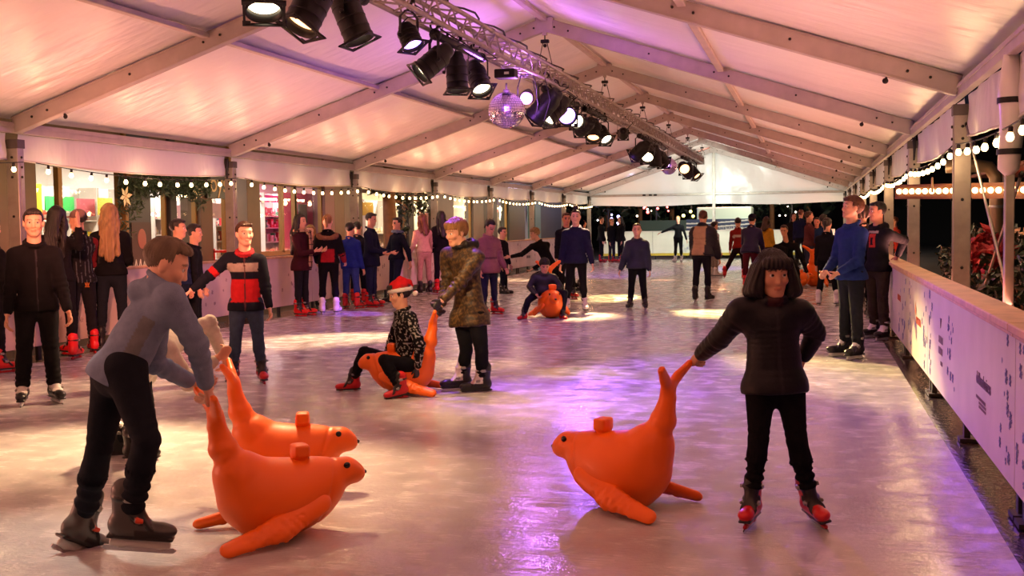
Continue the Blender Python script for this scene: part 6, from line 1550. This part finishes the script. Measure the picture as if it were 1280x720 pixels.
posed('boy in black jacket bending forward and reaching down behind the girl in black', (990, 362), h, dict(face=10, lean=30, legL=(20,5,20), legR=(20,5,20), armL=(35,15,5), armR=(30,10,10)), dict(hf=hf, hup=hu, hc=(980,288,-.1), nb=(983,303,0), shL=(995,307,0), shR=(970,309,0), elL=(1003,325,-.1), wrL=(1009,341,-.15), hipL=(990,330,.25), hipR=(979,330,.25)), px=70, hair=('short','brown'), skin=lin('#d89a70'), top=dict(col='#161416'), pants=dict(col='#18161a'), skate='red')
std('person in navy jacket deep in the crowd left of the brown sweater', (1001, 336), 262, dict(face=160), hair=('short','red'), skin=SKN, top=dict(col='#1b2040'), pants=dict(col='#1a1c28'), skate='dark')
std('person in long dark coat deep in the crowd behind the reaching boy', (992, 333), 266, dict(face=20), hair=('long','dark'), top=dict(col='#1a1618', hem=.15), pants=dict(col='#1a1a20'), skate='dark')
std('person in brown sweater and blue jeans standing beside the upright seal', (1011, 353), 264, dict(face=105, armL=(10,8,20), armR=(25,8,20)), hair=('short','brown'), skin=SKN, top=dict(col='#6a3a3c', hem=.04, name='sweater'), pants=dict(col='#3c4258', fit=1.1), skate='dark')
std('pink-faced child peeking between the brown sweater and the blue jacket', (1021, 345), 272, dict(face=-5), hair=('short','dark'), skin=lin('#d88a70'), top=dict(col='#3a2a30'), pants=dict(col='#1a1a20'), skate='dark')
std('person in teal blue jacket with backs turned beside the boy in the blue sweater', (1029, 356), 268, dict(face=150, armR=(20,10,20)), hair=('short','dark'), top=dict(paint=lambda V, T, t, L: np.where(np.char.startswith(Ts(T), 'fore')[:,None], lin('#8c2028'), lin('#223c64'))), pants=dict(col='#15161c'), skate='dark')
std('person in black leggings and white skates half hidden behind the boy in the blue sweater', (1035, 382), 272, dict(face=165, legL=(5,6,10), legR=(0,10,0)), hair=('tail','dark'), top=dict(col='#16151a'), pants=dict(col='#131318', fit=.7), skate='white')
std('curly-haired person in dark clothes between the two standing boys', (1078, 398), 258, dict(face=-150), hair=('curly','brown'), skin=SKN, top=dict(col='#1a1716'), pants=dict(col='#1c1a1c'), skate='dark')
# -------- the two boys at the right barrier
g = gp(1066, 447); hf, hu = face_dir(g, -62, -8)
bl = std('boy in blue knitted sweater and dark jeans standing with hands clasped, looking left', (1064, 447), 246, dict(face=-52, armL=(12,6,46,30), armR=(12,6,46,30), legL=(2,3,2), legR=(-2,4,0), hyaw=-12, hpit=-10, toe=16), hair=('thick','red'), skin=lin('#d39a80'), top=dict(col='#26397c', hem=.06, puff=.016, name='sweater', fold=.007), pants=dict(paint=lambda V, T, t, L: np.array(lin('#22252c'))*(1 + .5*np.clip(wob(V, 8, 4), -.5, 1)[:,None]), fit=1.3, len=.88), skate='black', hand='fist')
def print_h(V, T, t, L):
    c = solid(V, '#191820'); m = (Ts(T) == 'torso') & (L[:,1] > .02); c[m & (np.abs(L[:,0]) < .05) & (np.abs(L[:,2] - .25) < .009)] = lin('#b8a8a0'); c[m & (np.abs(L[:,0]) < .03) & (L[:,2] > .13) & (L[:,2] < .235) & ((np.abs(L[:,0]) > .012) | (np.abs(L[:,2] - .18) > .03))] = lin('#b83a34'); return c
g = gp(1099, 424); h = fit_height(252, g, face=-45)
posed('boy in black hoodie with red chest print and olive trousers leaning on the right barrier', (1099, 424), h, dict(face=-45, legL=(4,4,4), legR=(-4,4,4), hyaw=-20, armR=(5,10,30)), dict(elL=(1130,300,.15), wrL=(1122,320,.25)), hair=('short','black'), skin=lin('#c88a70'), top=dict(paint=print_h, hood=True, hem=.05, name='hoodie'), pants=dict(col='#3a332a', fit=1.3), skate='bw', hand='flat')
P = at_x(1118, 300, 2.1)
person('person in red jacket standing outside the tent beyond the right barrier', 1.6, skeleton(1.6, (P[0], P[1], 0), face=-60), (P[0], P[1], 0), px=60, hair=('short','red'), skin=SKN, top=dict(col='#a03428', puff=.02), pants=dict(col='#1a1a1e'), skate='boots', dz=-.17)
